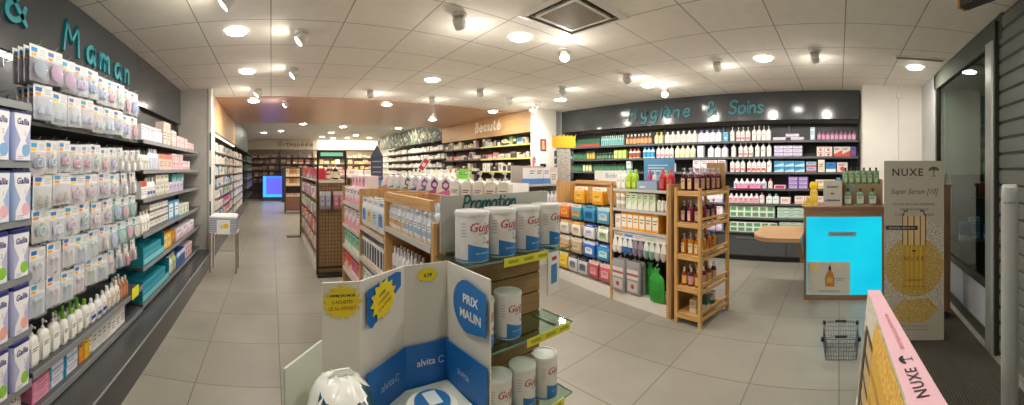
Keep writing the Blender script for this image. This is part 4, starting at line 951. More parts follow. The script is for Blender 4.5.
for k in range(4):  # dim left and bright right lighting put into panel, board and box colours
    x0 = -1.2 + k*1.62
    bay(f"rear wall shelving bay, {nth(k+1)} from the left", x0, x0+1.6, LVX, 17.2, 17.55, FRONT, back='#5c5048' if k < 2 else '#a59682', top=2.33, foot=0, board=mat('#453d38' if k < 2 else '#8a7c6a', .4), skip_rail=True)
    for j, z in enumerate(LVX[:5]):
        u = x0 + .06; n = 0
        while u < x0 + 1.36:
            c = rnd.choice(('#7a5a4c', '#6a5348', '#94725c', '#8a4a40', '#59504a') if k < 2 else ('#e9dcc8', '#e0d2b8', '#d8c070', '#f0e6d4', '#d9a090', '#c9b8a4')); n += 1
            p = carton(rnd.choice((.18, .22)), .12, rnd.choice((.14, .2)), c, rnd.choice(('#a58a76', '#4d443f') if k < 2 else ('#f2ead8', '#c9a848')), 'band', name='rear_box')
            place(p, (u+p.w/2, 17.29, z+.001), 0, f"stock box, {nth(n)} from left on {nth(j+1)} shelf down, {nth(k+1)} rear bay", f"stock boxes, {nth(k+1)} rear bay")
            u += p.w + rnd.choice((.02, .05, .12))
BLUE = mat('#1f5bff', .4, 0, 2.6)
ct = thing('glowing_counter', 'far counter with a glowing blue front at the end of the aisle', 'counter', (.2, 16.4, 0))
new('counter_top', MB().box(-.62, .72, -.06, .5, 1.14, 1.18, mat('#2b2f38', .3)).build('counter_top', 0), ct)
new('counter_body', MB().box(-.58, .68, .0, .46, 0, 1.139, mat('#3a3f4a', .4)).build('counter_body', 0), ct)
new('light_frame', MB().box(-.56, -.42, -.03, -.001, .18, 1.13, mat('#2f8cff', .4, 0, .7)).box(-.42, .66, -.03, -.001, .18, .3, mat('#2f8cff', .4, 0, .7)).box(-.42, .66, -.03, -.001, 1.03, 1.13, mat('#2f70ff', .4, 0, .62)).build('light_frame', 0), ct)
new('light_panel', MB().box(-.42, .66, -.02, -.001, .3, 1.03, mat('#5558e8', .4, 0, .42)).build('light_panel', 0), ct)
nv = thing('navy_banner', 'navy blue floor display standing in front of the glowing blue counter', 'display', (.62, 15.9, 0))
new('panel', MB().box(-.14, .14, -.02, .02, .06, 1.5, mat('#20304f', .5), c=.01).build('panel', 0), nv)
new('foot', MB().box(-.16, .16, -.12, .12, 0, .059, mat('#20242c', .5)).build('foot', 0), nv)
# ------------------------------------------------------------------ promotion gondola in the middle
GX0, GX1, GY0, GY1 = .66, 1.27, 1.36, 3.40
g = thing('promotion_gondola', 'pine gondola with slatted end, glass shelves and product-filled side facing the aisle', 'shelving')
new('base', MB().box(GX0+.02, GX1-.02, GY0+.02, GY1, .0, .14, OFFW).build('base', 0), g)
new('spine_panel', MB().box(.945, .965, GY0+.02, GY1, .14, 1.30, wood('#a9794a', '#c4965f', 'y')).build('spine_panel', 0), g)
b = MB()
for k in range(10): b.box(GX0+.05, GX1-.02, GY0, GY0+.018, .15+k*.098, .15+k*.098+.090, wood('#8d6d49', '#a98659', 'x'), c=.003)
b.box(GX0+.05, GX1-.02, GY0+.012, GY0+.02, .14, 1.14, mat('#4d3b28', .7))
new('slat_panel', b.build('slat_panel', 0), g)
for y in (1.382, 2.03, 2.64, 3.28): new('upright', MB().box(GX0, GX0+.30 if y > 3 else GX0+.29, y-.012, y+.012, .14, 1.22 if y < 1.5 else 1.30, PINE).build('upright', 0), g)
new('top_rail', MB().box(GX0-.004, GX0+.02, 1.395, 2.018, 1.265, 1.315, PINEY).build('top_rail', 0), g)
new('top_rail', MB().box(GX0+.03, .944, 2.045, 2.06, 1.24, 1.315, PINEX).build('top_rail', 0), g)
new('top_deck', MB().box(.966, GX1, GY0+.04, GY1, 1.225, 1.245, PINEY).build('top_deck', 0), g)
SH = [(1.395, 2.018, (1.115, .85, .58)), (2.042, 2.628, (1.03, .80, .56)), (2.652, 3.268, (1.16, .955, .765, .56))]
for ya, yb, zs in SH:
    for z in zs:
        s = new('shelf', MB().box(GX0+.004, .944, ya, yb, z-.018, z, PINEY).build('shelf', 0), g)
        new('price_rail', MB().box(GX0-.004, GX0+.0035, ya, yb, z-.026, z+.002, LGREY).build('price_rail', 0), s)
GF = Frame(0, 0, -90)      # aisle side, seen from the left: u = -y
TW = bottle(.05, .045, .17, '#eceef2', '#dfe3ea', '#f4f6f8', 'oval', band='#e0a860'); TB = bottle(.05, .045, .165, '#e6ecf4', '#b9c9de', '#f2f4f8', 'oval', band='#9fb8dc')
run(GF, 'top shelf, aisle side near promotion sign', -2.012, .675, 1.115, [(TW, 'small white bottle', 5, {'pitch': .054, 'rows': 3}), (TB, 'pale blue bottle', 6, {'pitch': .054, 'rows': 3})])
RO = bottle(.036, .034, .15, '#f0efec', '#e9e6e2', '#f4f2ee', 'round', band='#d9a0a8'); 
run(GF, 'middle shelf, aisle side near promotion sign', -2.0, .69, .85, [(RO, 'slim white roll-on', 7, {'pitch': .052, 'rows': 2}), .02, (RO, 'slim pink-banded roll-on', 4, {'pitch': .052})])
run(GF, 'low shelf, aisle side near promotion sign', -2.0, .69, .58, [(carton(.1, .1, .16, '#efece6', '#d8a8b0', 'band'), 'white carton', 5, {'pitch': .115})])
run(GF, 'low shelf, second aisle bay', -2.62, .68, .56, [(carton(.09, .1, .17, '#f2f2f0', '#d8ced8', 'band'), 'white-lilac carton', 6, {'pitch': .095})])
run(GF, 'middle shelf, second aisle bay', -2.62, .675, .80, [(carton(.055, .1, .15, '#f4f4f2', '#33414a', 'window'), 'white carton with dark window', 9, {'pitch': .062})])
CP = pouch(.12, .19, '#e9ecf0', '#f2f2f2', '#c9d4e6', name='clear_bag')
for r_, (z, cols) in enumerate(((1.29, ('#e8ebef', '#e9e4dc', '#dfe6ef')), (1.09+.12, ('#e6ecec', '#eee8e0')))):
    if r_ == 0:
        for i in range(4):
            for q in range(3):
                place(pouch(.125, .2, cols[(i+q) % 3], '#f0efec', ('#5f8fd0', '#e8c06a', '#b9d2d8')[(i+q) % 3], name='clear_bag'), GF.at(-2.62+.085+i*.132, .69+q*.045, z-.057), GF.a,
                      f"clear white bag, {nth(i+1)} from left, {('front', 'middle', 'back')[q]} layer, second aisle bay", 'clear white bags hanging in the second aisle bay')
for i in range(4):
    new('hook', MB().tube([(0, .26, .004), (0, -.02, 0), (0, -.032, .01)], .0028, STEEL, 5).build('hook'), g, GF.at(-2.62+.085+i*.132, .69, 1.2495), GF.a)
run(GF, 'second shelf, second aisle bay', -2.61, .69, 1.03, []) 
run(GF, 'top shelf, third aisle bay', -3.262, .672, 1.16, [(carton(.11, .1, .13, '#f2dfe2', '#e8a9b4', 'wave'), 'pink-white carton', 5, {'pitch': .118})])
run(GF, 'second shelf, third aisle bay', -3.262, .672, .955, [(carton(.14, .1, .16, '#f3e3e4', '#ea9fae', 'slant'), 'pink-slashed carton', 4, {'pitch': .15})])
run(GF, 'third shelf, third aisle bay', -3.262, .672, .765, [(carton(.14, .1, .14, '#8fc9a4', '#e6efe4', 'band'), 'green carton', 4, {'pitch': .15})])
run(GF, 'low shelf, third aisle bay', -3.262, .672, .56, [(carton(.14, .1, .14, '#e8584a', '#f2d0c4', 'slant'), 'red-orange carton', 2, {'pitch': .15}), (carton(.14, .1, .14, '#e0607c', '#f6e2e4', 'band'), 'rose carton', 2, {'pitch': .15})])
# stack of pink-white cartons standing on the deck end
PK = carton(.105, .11, .10, '#f2e4e6', '#e58fa4', 'window')
for i in range(4):
    place(PK, (.80, 3.20-i*.119, 1.161+.132), radians(-90), f"pink-windowed white carton, {nth(i+1)} from left, on the upper row of the third aisle bay", 'pink-windowed cartons on the upper row')
# promotion sign
ps = thing('promotion_sign', 'grey Promotion sign board with green script, behind the milk tins', 'sign', (.70, 1.342, 1.10))
new('sign_board', MB().box(-.02, .585, -.0, .008, .0, .238, mat('#b3b3ab', .5)).build('sign_board', 0), ps)
for x, me in script_letters('Promotion', .058, .0095, .003, mat('#23645f', .5), total=.295, slant=.16): 
    o = new('letter', me, ps, (.085+x, -.0006, .176)); o['label'] = 'dark green script letter'
# glass shelves of the slatted end with milk tins
GE = mat('#8fb5a8', .1, 0, 0, .35)
FL = mat('#d9d83a', .5)
for k, z in enumerate((1.09, .735, .40)):
    s = thing('glass_shelf', f"clear glass shelf with yellow price strips on the slatted gondola end, {('topmost', 'middle', 'lowest')[k]}", 'shelf')
    b = MB().box(.66, 1.265, 1.15, 1.355, z-.009, z-.001, GLASS)
    b.box(.66, 1.265, 1.1485, 1.1498, z-.009, z-.001, GE); b.box(1.2652, 1.2665, 1.15, 1.355, z-.009, z-.001, GE)
    new('glass_pane', b.build('glass_pane', 0), s)
    for x in (.74, 1.2): new('bracket', MB().box(x-.006, x+.006, 1.20, 1.357, z-.022, z-.0095, STEEL).build('bracket', 0), s)
    for (xa, xb) in (((.86, 1.10),) if k == 0 else ((.98, 1.24),) if k == 1 else ((.84, 1.2),)):
        q = MB().box(xa, xb, 1.141, 1.1445, z-.03, z+.004, FL)
        for i in range(3): q.rect(xa+.02+i*(xb-xa)/3, xa+.012+(i+.75)*(xb-xa)/3, z-.019, z-.006, 1.1405, mat('#a9a428', .6))
        new('price_strip', q.build('price_strip', 0), s)
T1 = tin(.136, .198)
for i, x in enumerate((.765, .912, 1.059, 1.205)):
    place(T1, (x, 1.232+i*.012, 1.0905), radians(-3+i*5), f"white milk tin with red script name, {nth(i+1)} from left on the top glass shelf", 'milk tins on the top glass shelf')
T2 = tin(.118, .19, size='1')
for i, x in enumerate((.81, .955)): place(T2, (x, 1.245, .7355), radians(-3+i*4), f"white milk tin on the middle glass shelf, {('left one half hidden by the card display', 'right one')[i]}", 'milk tins on the middle glass shelf')
for i, x in enumerate((.755, .895, 1.03, 1.165)): place(T2, (x, 1.235, .4005), radians(-3+i*4), f"clear-lidded milk tin on the lowest glass shelf, {nth(i+1)} from left", 'milk tins on the lowest glass shelf')
# white placard with a tin picture at the right end of the glass shelves
pc = thing('price_placard', 'white placard with a printed blue milk tin, beside the top glass shelf', 'sign', (1.285, 1.34, .80), radians(14))
b = MB(); b.box(0, .115, -.003, .003, 0, .36, OFFW)
b.rect(.03, .09, .05, .22, -.0036, mat('#3f7fb8', .5)); b.rect(.03, .09, .15, .215, -.0042, mat('#dfe3e8', .5)); b.rect(.036, .084, .17, .19, -.0047, mat('#b3283a', .5)); b.disc(.06, .22, .03, -.0046, mat('#cfd6dc', .5), 14, .008)
b.text('Guigoz', .03, .058, .30, -.0036, mat('#b3283a', .5), shear=.2)
new('card', b.build('card', 0), pc)
new('card_clip', MB().box(-.03, .02, .0032, .012, .2, .24, LGREY).build('card_clip', 0), pc)

# domed bath boxes on the deck
def domed(c1, c2):
    w, h, d = .128, .148, .12; key = ('domed', c1, c2)
    if key in CACHE: return CACHE[key]
    arch = [(-w/2, 0), (w/2, 0)] + [(w/2*cos(a)*(1-.22*sin(a)), .065+.083*sin(a)) for a in [pi*i/12 for i in range(13)]]
    b = MB(); b.slab(arch, -d/2, d/2, mat('#efedf0', .4))
    b.poly([(-w*.49, .002), (w*.49, .002), (w*.49, .05), (w*.1, .068), (-w*.49, .04)], -d/2-.0008, mat(c1, .4))
    b.poly([(-.026, .078), (.0, .06), (.026, .078), (.024, .11), (0, .138), (-.024, .11)], -d/2-.001, mat(c2, .4)); b.disc(0, .094, .016, -d/2-.0016, mat('#e8d8ee', .4), 12)
    b.add([(-w/2-.0006, -d/2, .002), (-w/2-.0006, d/2, .002), (-w/2-.0006, d/2, .06), (-w/2-.0006, -d/2, .06)], [(3, 2, 1, 0)], mat(c1, .4))
    m = b.build('gift_box', 30)
    hd = MB().tube([(0, -.025, .145), (0, -.018, .16), (0, .018, .16), (0, .025, .145)], .004, mat('#dcd8e0', .4), 6)
    CACHE[key] = Proto('gift_box', 'gift box', [('carry_handle', hd.build('carry_handle'))], w, h, d, m)
    return CACHE[key]
DC = [('#d070b4', '#7a5c9c'), ('#c060b0', '#6a4a90'), ('#5a80c8', '#8a6cb0'), ('#4a78c4', '#c9c2d8'), ('#6fae8a', '#5c8a4a'), ('#6fb5dc', '#d8e2ea'), ('#3fa0d8', '#e2eaf0'), ('#e07aa0', '#f0c9d6')]
for i in range(8):
    t_ = i/7
    place(domed(*DC[i]), (1.15 - .03*t_, 2.17 + i*.159, 1.2465), radians(-38), f"domed white gift box with {('pink', 'purple-pink', 'blue', 'deep blue', 'green', 'sky blue', 'turquoise', 'rose')[i]} base, {nth(i+1)} from the front in its row")
# big white pump bottles on the deck behind the sign
PB = pump(.07, .06, .19, '#ece7da', '#f0ebde', None, '#ece7da', 'square')
for i in range(5): place(PB, (1.02 + i*.034, 1.80 - i*.068, 1.2465), radians(-63), f"large cream pump bottle behind the Promotion sign, {nth(i+1)} from the left", 'large cream pump bottles behind the sign')
# ------------------------------------------------------------------ folded cardboard display in front
D = thing('cardboard_display', 'folded white cardboard display with blue band and yellow price stars, in front of the gondola', 'display')
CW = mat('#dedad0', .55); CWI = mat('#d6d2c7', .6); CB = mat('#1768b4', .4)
def wallp(p, q, z0, z1, m, t=.006, name='panel', z0q=None, z1q=None, off=0.):
    P, Q = Vector(p), Vector(q); d = (Q-P).normalized(); nrm = Vector((d.y, -d.x))   # toward the viewer's side
    L = (Q-P).length
    z1q = z1 if z1q is None else z1q; z0q = z0 if z0q is None else z0q
    vs = []
    for s_ in (off, off - t):
        for pt, za, zb in ((P, z0, z1), (Q, z0q, z1q)):
            w = pt + nrm*s_; vs += [(w.x, w.y, za), (w.x, w.y, zb)]
    return MB().add(vs, [(0, 2, 3, 1), (4, 5, 7, 6), (0, 1, 5, 4), (2, 6, 7, 3), (1, 3, 7, 5), (0, 4, 6, 2)], m)
def frame_on(p, q):
    P, Q = Vector(p), Vector(q); d = (Q-P).normalized(); nrm = Vector((d.y, -d.x))
    return Matrix(((d.x, -nrm.x, 0, P.x), (d.y, -nrm.y, 0, P.y), (0, 0, 1, 0), (0, 0, 0, 1)))   # local x along, -y toward viewer
A0, A1, A2, A3, A4, A5 = (.036, .93), (.148, 1.035), (.258, 1.03), (.44, 1.145), (.606, 1.145), (.622, .90)
ZT = 1.12
new('side_flap', wallp(A0, A1, .42, .935, mat('#d5d8c6', .55), z1q=.955).build('side_flap', 0), D)
new('back_panel', wallp(A1, A2, .02, ZT, CW).build('back_panel', 0), D)
new('slanted_panel', wallp(A2, A3, .02, ZT, CW).build('slanted_panel', 0), D)
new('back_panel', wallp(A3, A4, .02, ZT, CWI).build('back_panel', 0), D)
rp = new('side_panel', wallp(A4, A5, .02, ZT, CW, z1q=1.115).build('side_panel', 0), D)
B2_ = (A2[0]+.012, A2[1]-.004)
for nm, p, q, zz in (('left', B2_, A3, (.70, .845)), ('mid', A3, A4, (.705, .855)), ('right', A4, A5, (.70, .845))):
    new('blue_band', wallp(p, q, zz[0], .85, CB, .004, off=.012).build('blue_band', 0), D)['label'] = 'blue band with white lettering'
new('tray_floor', MB().prism([(A2[0]+.01, A2[1]-.02), (A3[0], A3[1]-.02), (A4[0]-.01, A4[1]-.02), (A5[0]-.02, A5[1]+.01), (A5[0]-.03, .62), (A2[0]+.0, .62)], .70, .71, mat('#dfe6d6', .55)).build('tray_floor', 0), D)
new('tray_floor', MB().prism([(A0[0]+.03, A0[1]-.01), (A1[0]+.01, A1[1]-.02), (A2[0]-.005, A2[1]-.02), (A2[0]-.015, .62), (A0[0]+.03, .62)], .64, .65, mat('#dfe6d6', .55)).build('tray_floor', 0), D)
new('pedestal', MB().prism([(A0[0]+.03, .64), (A5[0]-.03, .64), (A5[0]-.03, .9), (A4[0]-.015, A4[1]-.03), (A3[0], A3[1]-.03), (A2[0], A2[1]-.03), (A1[0]+.01, A1[1]-.03), (A0[0]+.03, A0[1]-.02)], 0, .639, CW).build('pedestal', 0), D)
M3 = frame_on(A3, A4); M2 = frame_on(B2_, A3); M4 = frame_on(A4, A5)
b = MB(); b.text('alvita', .034, .078, .775, -.0135, WHITE, M=M3, bold=.0003)
for i in range(7):
    a = .8 + i*.75; b.disc(.137+.011*cos(a), .784+.011*sin(a), .0028, -.0136, WHITE, 8, M=M3)
new('lettering', b.build('lettering', 0), D)['label'] = 'white brand lettering and dotted ring'
b = MB(); b.text('alvita', .034, .10, .765, -.0135, mat('#bcd0e2', .5), M=M2)
for i in range(7): b.disc(.152+.010*cos(.8+i*.75), .774+.010*sin(.8+i*.75), .0026, -.0136, mat('#bcd0e2', .5), 8, M=M2)
new('lettering', b.build('lettering', 0), D)
b = MB(); b.text('alvita', .034, .12, .765, -.0135, mat('#bcd0e2', .5), M=M4); new('lettering', b.build('lettering', 0), D)
# blue badge PRIX MALIN on the right panel
b = MB(); L4 = (Vector(A5)-Vector(A4)).length
pts = [(L4-.002, .955), (L4-.002, 1.075)] + [(L4-.06-.065*sin(a)*1.0, 1.02+.075*cos(a)) for a in [pi*i/12 for i in range(13)]]
b.poly([p for p in [(L4-.002, .94)] + [(L4-.002, 1.07)] + [(L4-.10-.085*sin(a), 1.005+.085*cos(a)) for a in [pi*i/14 for i in range(15)]]], -.0125, mat('#2277c2', .4), M=M4)
b.text('PRIX', .040, L4-.085, 1.015, -.0132, WHITE, M=M4, bold=.0012); b.text('MALIN', .040, L4-.085, .965, -.0132, WHITE, M=M4, bold=.0012)
new('badge', b.build('badge', 0), D)['label'] = 'blue badge reading PRIX MALIN'
# blue stripe and yellow stars
YS = mat('#e8d220', .5); RD = mat('#b5761a', .6)
def star(cx, cz, rx, rz, n, M, off, tilt=0., txt=()):
    pts = []
    rs = random.Random(n)
    for i in range(2*n):
        a = 2*pi*i/(2*n); k = 1 if i % 2 == 0 else .76 + rs.uniform(-.03, .03)
        x, z = rx*k*cos(a), rz*k*sin(a)
        pts.append((cx+x*cos(tilt)-z*sin(tilt), cz+x*sin(tilt)+z*cos(tilt)))
    b = MB(); b.slab([(x, z) for x, z in pts], off-.0015, off, YS, M)
    R = M @ Matrix.Translation((cx, 0, cz)) @ Matrix.Rotation(-tilt, 4, 'Y')
    for t, sz, dz, c in txt: b.text(t, sz, 0, dz, off-.002, c, M=R, bold=.0004)
    return b
M1 = frame_on(A1, A2)
new('price_star', star(.058, 1.075-.012, .061, .053, 15, M1, -.003, 0, (('OFFRE DU MOIS', .0105, .016, INK), ('2 ACHETÉS', .0125, -.003, mat('#a8691c', .6)), ('LE 3e OFFERT', .0135, -.022, mat('#c4671c', .6)))).build('price_star', 0), D)['label'] = 'yellow price star'
b = MB(); b.poly([(.012, 1.09), (.012, .99), (.035, .97), (.19, 1.06), (.19, 1.105), (.16, 1.112)], -.0012, CB, M=M2); new('blue_stripe', b.build('blue_stripe', 0), D)
new('price_star', star(.09, 1.045, .068, .062, 13, M2, -.004, .38, (('OFFRE', .012, .018, INK), ('2 ACHETÉS', .0125, -.002, mat('#a8691c', .6)), ('LE 3e OFFERT', .0125, -.022, mat('#c4671c', .6)))).build('price_star', 0), D)['label'] = 'tilted yellow price star'
new('price_star', star(.088, 1.082, .043, .026, 15, M3, -.003, 0, (('4,99', .019, -.007, INK),)).build('price_star', 0), D)['label'] = 'small yellow price star reading 4,99'
# packs in the two trays
WP = thing('plastic_pack', 'white plastic wrapped pack with dark teal print, left tray of the cardboard display', 'package', (.168, .84, .6515))
rs = random.Random(5); n = 40; rings = []
prof = [(0, .80), (.02, .9), (.06, .93), (.10, .95), (.14, .96), (.17, .94), (.195, .90), (.215, .83), (.23, .74), (.242, .62), (.25, .48), (.256, .33), (.26, .15)]
for k, (t, f) in enumerate(prof):
    rings.append([(.088*f*abs(cos(a))**.7*(1 if cos(a) > 0 else -1)*(1+rs.uniform(-.035, .035)+.03*sin(5*a+k)), .115*f*abs(sin(a))**.7*(1 if sin(a) > 0 else -1)*(1+rs.uniform(-.035, .035)+.03*sin(4*a-k)), t*1.17+rs.uniform(-.005, .005)*(t > 0)) for a in [2*pi*i/n for i in range(n)]])
b = MB(); b.loft(rings, mat('#eef0e8', .16)); tk = b.mi(mat('#1f4a5c', .25))
for k in range(len(prof)-1):
    for i in range(n):
        a = 2*pi*(i+.5)/n
        front = 3.3 < a < 6.1
        if (front and k in (7, 8) and (i*7+k) % 6) or (front and k in (3,) and (i*3) % 4 == 0) or (5.7 < a < 6.3 and 2 <= k <= 9): b.m[k*n+i] = tk
new('wrapped_bundle', b.build('wrapped_bundle', 60), WP)
WP['label'] = 'white plastic wrapped pack with dark teal print, left tray of the cardboard display'
new('sealed_fold', MB().loft([[(-.03, .02+.004*q, .262), (.03, .02+.004*q, .262), (.03, .026+.004*q, .262+.0), (-.03, .026+.004*q, .262)] if False else [(-.035+.01*q, .01, .3015+.008*q), (.035-.008*q, .012, .3015+.008*q), (.035-.008*q, .017, .3015+.008*q), (-.035+.01*q, .015, .3015+.008*q)] for q in range(3)], mat('#f2f4ee', .16)).build('sealed_fold'), WP)
TB2 = thing('wipes_tub', 'white tub with a blue lid, right tray of the cardboard display', 'tub', (.445, .93, .7115))
new('tub_body', MB().lathe([(.068, 0), (.075, .008), (.078, .055), (.074, .066), (.056, .072)], mat('#e9ece2', .35), 28).build('tub_body'), TB2)
new('lid', MB().lathe([(.052, .0722), (.052, .080), (.046, .084), (.001, .0845)], mat('#1f6cae', .35), 24).build('lid'), TB2)
new('hinge_label', MB().box(-.02, .02, -.03, .03, .085, .087, mat('#cfdde6', .4)).build('hinge_label', 0), TB2)
# ------------------------------------------------------------------ bonbon gondola (angled), hanging bags, slippers, hot water bottles
BF = Frame(3.44, 3.41, -100.1)
bg = thing('wooden_gondola', 'pine-framed gondola of hanging bags, slippers and hot water bottles with white base', 'shelving', (3.44, 3.41, 0), BF.a)
U1, UE = 1.05, 1.87
DKB = mat('#3a302a', .6)
new('base', MB().box(.01, UE-.02, .012, .5, 0, .12, OFFW).build('base', 0), bg)
for u in (0, U1-.014, UE-.045): new('upright', MB().box(u, u+.03, -.004, .03, 0, 1.30, PINE, c=.003).build('upright', 0), bg)
new('side_panel', MB().box(UE-.014, UE+.012, .0, .5, 0, 1.30, wood('#94714a', '#b18c5e', 'z')).build('side_panel', 0), bg)
new('side_panel', MB().box(-.004, .012, .031, .5, 0.121, 1.28, PINE).build('side_panel', 0), bg)
new('back_panel', MB().box(.012, UE-.015, .34, .36, .12, 1.0, DKB).build('back_panel', 0), bg)
new('back_panel', MB().box(.012, U1-.01, .34, .36, 1.002, 1.28, PINEX).build('back_panel', 0), bg)
new('back_panel', MB().box(U1-.008, UE-.015, .34, .36, 1.002, 1.235, wood('#7a5636', '#96704a', 'x')).build('back_panel', 0), bg)
new('top_rail', MB().box(.03, U1-.016, .30, .339, 1.25, 1.30, PINEX).build('top_rail', 0), bg)
for z in (1.235, 1.02, .80):
    s = new('shelf', MB().box(U1+.018, UE-.047, .02, .338, z-.018, z, wood('#a27a4c', '#bb9460', 'x')).build('shelf', 0), bg)
    new('price_rail', MB().box(U1+.018, UE-.047, .012, .0195, z-.026, z+.002, LGREY).build('price_rail', 0), s)
def hooks(us, z):
    for u in us: new('hook', MB().tube([(0, .30, .003), (0, .0, 0), (0, -.012, .004), (0, -.018, .014)], .003, STEEL, 5).build('hook'), bg, (u, .036, z))
def hang(us, z, specs, row, deep=2, w=.2, h=.2, cat='bag', name='pouch'):
    hooks(us, z)
    for i, u in enumerate(us):
        body, head, patch, kind = specs[i]
        for q in range(deep):
            place(pouch(w, h, body, head, patch, .03, name), BF.at(u, .042+q*.05, z-.0165), BF.a + rnd.uniform(-.05, .05)*(1 if not q else 0), f"{kind}, {'front' if not q else 'rear'} on {nth(i+1)} hook from left, {row}, pine gondola", f"{kind}s, {row}")
hang((.46, .80), 1.235, [('#eda52a', '#f2efe6', '#f0c050', 'orange pouch')]*2, 'top row', 2, .19, .2)
hang((.15, .40, .65, .90), 1.01, [('#e8763a', '#f0e9e0', '#f0b04a', 'orange-red pouch'), ('#3f9fb8', '#d9e9ee', '#e0a040', 'teal pouch'), ('#3f8fc0', '#5fb0c9', '#1f5f9a', 'blue patterned pouch'), ('#4aa3c0', '#bfe0e6', '#c9d0d8', 'light blue pouch')], 'second row', 2, .195, .185)
hang((.15, .40, .65, .90), .79, [('#efeade', '#eab060', '#d8d2c4', 'orange-headed white pouch'), ('#f2ede0', '#efb54a', '#e2c9a0', 'orange-headed cream pouch'), ('#eceef2', '#3f62b4', '#c9cfe0', 'blue-headed white pouch'), ('#e6ece2', '#dfe6da', '#9ab88a', 'pale green pouch')], 'third row', 2, .18, .17)
hang((.15, .40, .65, .90), .585, [('#c9ae8c', '#efe9df', '#e0cba8', 'beige pouch'), ('#bfa486', '#e8e0d4', '#d9c4a4', 'tan pouch'), ('#2f6fd0', '#cfe0f2', '#e8f0f6', 'bright blue pouch'), ('#2a8fc4', '#3f62b4', '#bfe6f0', 'blue-teal pouch')], 'fourth row', 2, .20, .185)
hang((.13, .33, .53, .73, .93), .365, [('#e9c420', '#f2e9b0', '#f2dc6a', 'yellow pouch'), ('#d9dade', '#3a3c42', '#8a8c92', 'white and black pouch'), ('#c9cacf', '#2c2e34', '#6a6c72', 'grey pouch'), ('#c05560', '#f0dede', '#e6a0a4', 'red pouch'), ('#c8646c', '#f2e2e0', '#e8b0b2', 'pinkish red pouch')], 'bottom row', 2, .165, .20)
for u in (.35, .6, .85): new('hook', MB().tube([(0, .30, .0), (0, -.02, 0)], .004, mat('#e9e6de', .4), 5).build('hook'), bg, (u, .036, .14))
run(BF, 'second shelf, pine gondola right bay', 1.08, .03, 1.02, [(jar(.07, .08, '#e9e4d8', '#f2efe8', '#c9c0b0'), 'small white jar', 2), .02, (carton(.075, .06, .175, '#c9dcb4', '#eef2e4', 'slant'), 'green-white carton', 5, {'pitch': .082}), .01, (bottle(.045, .045, .15, '#d9e0c9', '#2a2c26', '#eef0e4', 'round'), 'dark-capped small bottle', 3, {'pitch': .05})])
for i in range(2): place(jar(.07, .08, '#e9e4d8', '#f2efe8', '#c9c0b0'), BF.at(1.115+i*.076, .065, 1.102), 0, f"small white jar stacked on another, {nth(i+1)} from left, pine gondola right bay", 'upper small white jars')
run(BF, 'third shelf, pine gondola right bay', 1.08, .03, .80, [(carton(.09, .1, .15, '#f0dccf', '#f4ece4', 'window'), 'pale pink carton', 1), (carton(.085, .12, .185, '#f0a52a', '#f6f0e2', 'window', name='orange_carton'), 'orange carton with white window', 6, {'pitch': .0875})])
run(BF, 'top shelf, pine gondola right bay', 1.075, .05, 1.235, [(bottle(.075, .06, .2, '#e9ece0', '#eef0ea', '#f4f4ee'), 'white bottle', 2, {'pitch': .078}), (bottle(.075, .06, .21, '#a8cf2a', '#b9dc3f', '#c4e24a'), 'lime bottle', 2, {'pitch': .078})])
for i, (c, c2, nm) in enumerate((('#c9366a', '#e06a94', 'magenta'), ('#e9e6ea', '#d9d4de', 'white'), ('#6fb0d8', '#a8d4ea', 'sky blue'), ('#a8cf2a', '#c4e24a', 'lime'))):
    place(bottle(.07, .05, .2, c, c2, c2), BF.at(1.44+i*.075, .21, 1.236), BF.a, f"{nm} bottle standing behind the grey-blue tray, pine gondola top")
for i in range(3): place(bottle(.075, .06, .21, '#c8283a', '#d8455a', '#dc5a6a'), BF.at(1.712+i*.05, .09 + .075*(i % 2), 1.236), BF.a, f"red bottle, {nth(i+1)} from left at the right end of the pine gondola top", 'red bottles on the pine gondola')
tr = thing('display_tray', 'grey-blue cardboard tray on the top of the pine gondola, before coloured bottles', 'display box', BF.at(1.40, .04, 1.236), BF.a)
TBm = mat('#8fa6c4', .5)
new('tray_base', MB().box(0, .27, 0, .13, 0, .004, TBm).box(0, .27, .126, .13, .004, .09, TBm).box(0, .004, 0, .126, .004, .09, TBm).box(.266, .27, 0, .126, .004, .09, TBm).build('tray_base', 0), tr)
b = MB().box(.004, .266, 0, .004, .004, .085, mat('#9db3d0', .5)); b.rect(.04, .12, .02, .035, -.0008, WHITE); new('front_lip', b.build('front_lip', 0), tr)
bs = thing('blue_display_card', 'light blue display card standing on the pine gondola behind the coloured bottles', 'sign', BF.at(1.30, .275, 1.236), BF.a)
b = MB().box(0, .42, -.004, .004, 0, .33, mat('#5f9fd0', .5)); lines(b, .06, .34, .26, 3, .03, -.0048, mat('#d9eaf4', .5), .012); new('card', b.build('card', 0), bs)
new('strut', MB().slab([(.19, 0), (.23, 0), (.21, .25)], .005, .05, mat('#4a86b4', .5)).build('strut', 0), bs)
wt = thing('white_tub', 'white cup with blue rim beside the blue display card on the pine gondola', 'tub', BF.at(1.22, .20, 1.236), 0)
new('cup', MB().lathe([(.03, 0), (.04, .19), (.041, .2), (.036, .2), (.028, .01)], WHITE, 16, caps=(1, 1)).build('cup'), wt); new('rim_band', MB().lathe([(.0412, .17), (.0418, .195)], mat('#6fa8d0', .5), 16, caps=(0, 0)).build('rim_band'), wt)
bo = thing('bonbons_sign', 'white board with Bonbons in blue on top of the pine gondola left bay', 'sign', BF.at(.42, .315, 1.301), BF.a)
b = MB().box(0, .62, -.006, .006, 0, .13, mat('#eceae4', .5)); b.text('Bonbons', .085, .36, .04, -.0068, mat('#6f93bf', .5)); new('sign_board', b.build('sign_board', 0), bo)
new('foot', MB().box(.02, .06, -.012, .012, 0, .02, LGREY).build('foot', 0), bo)
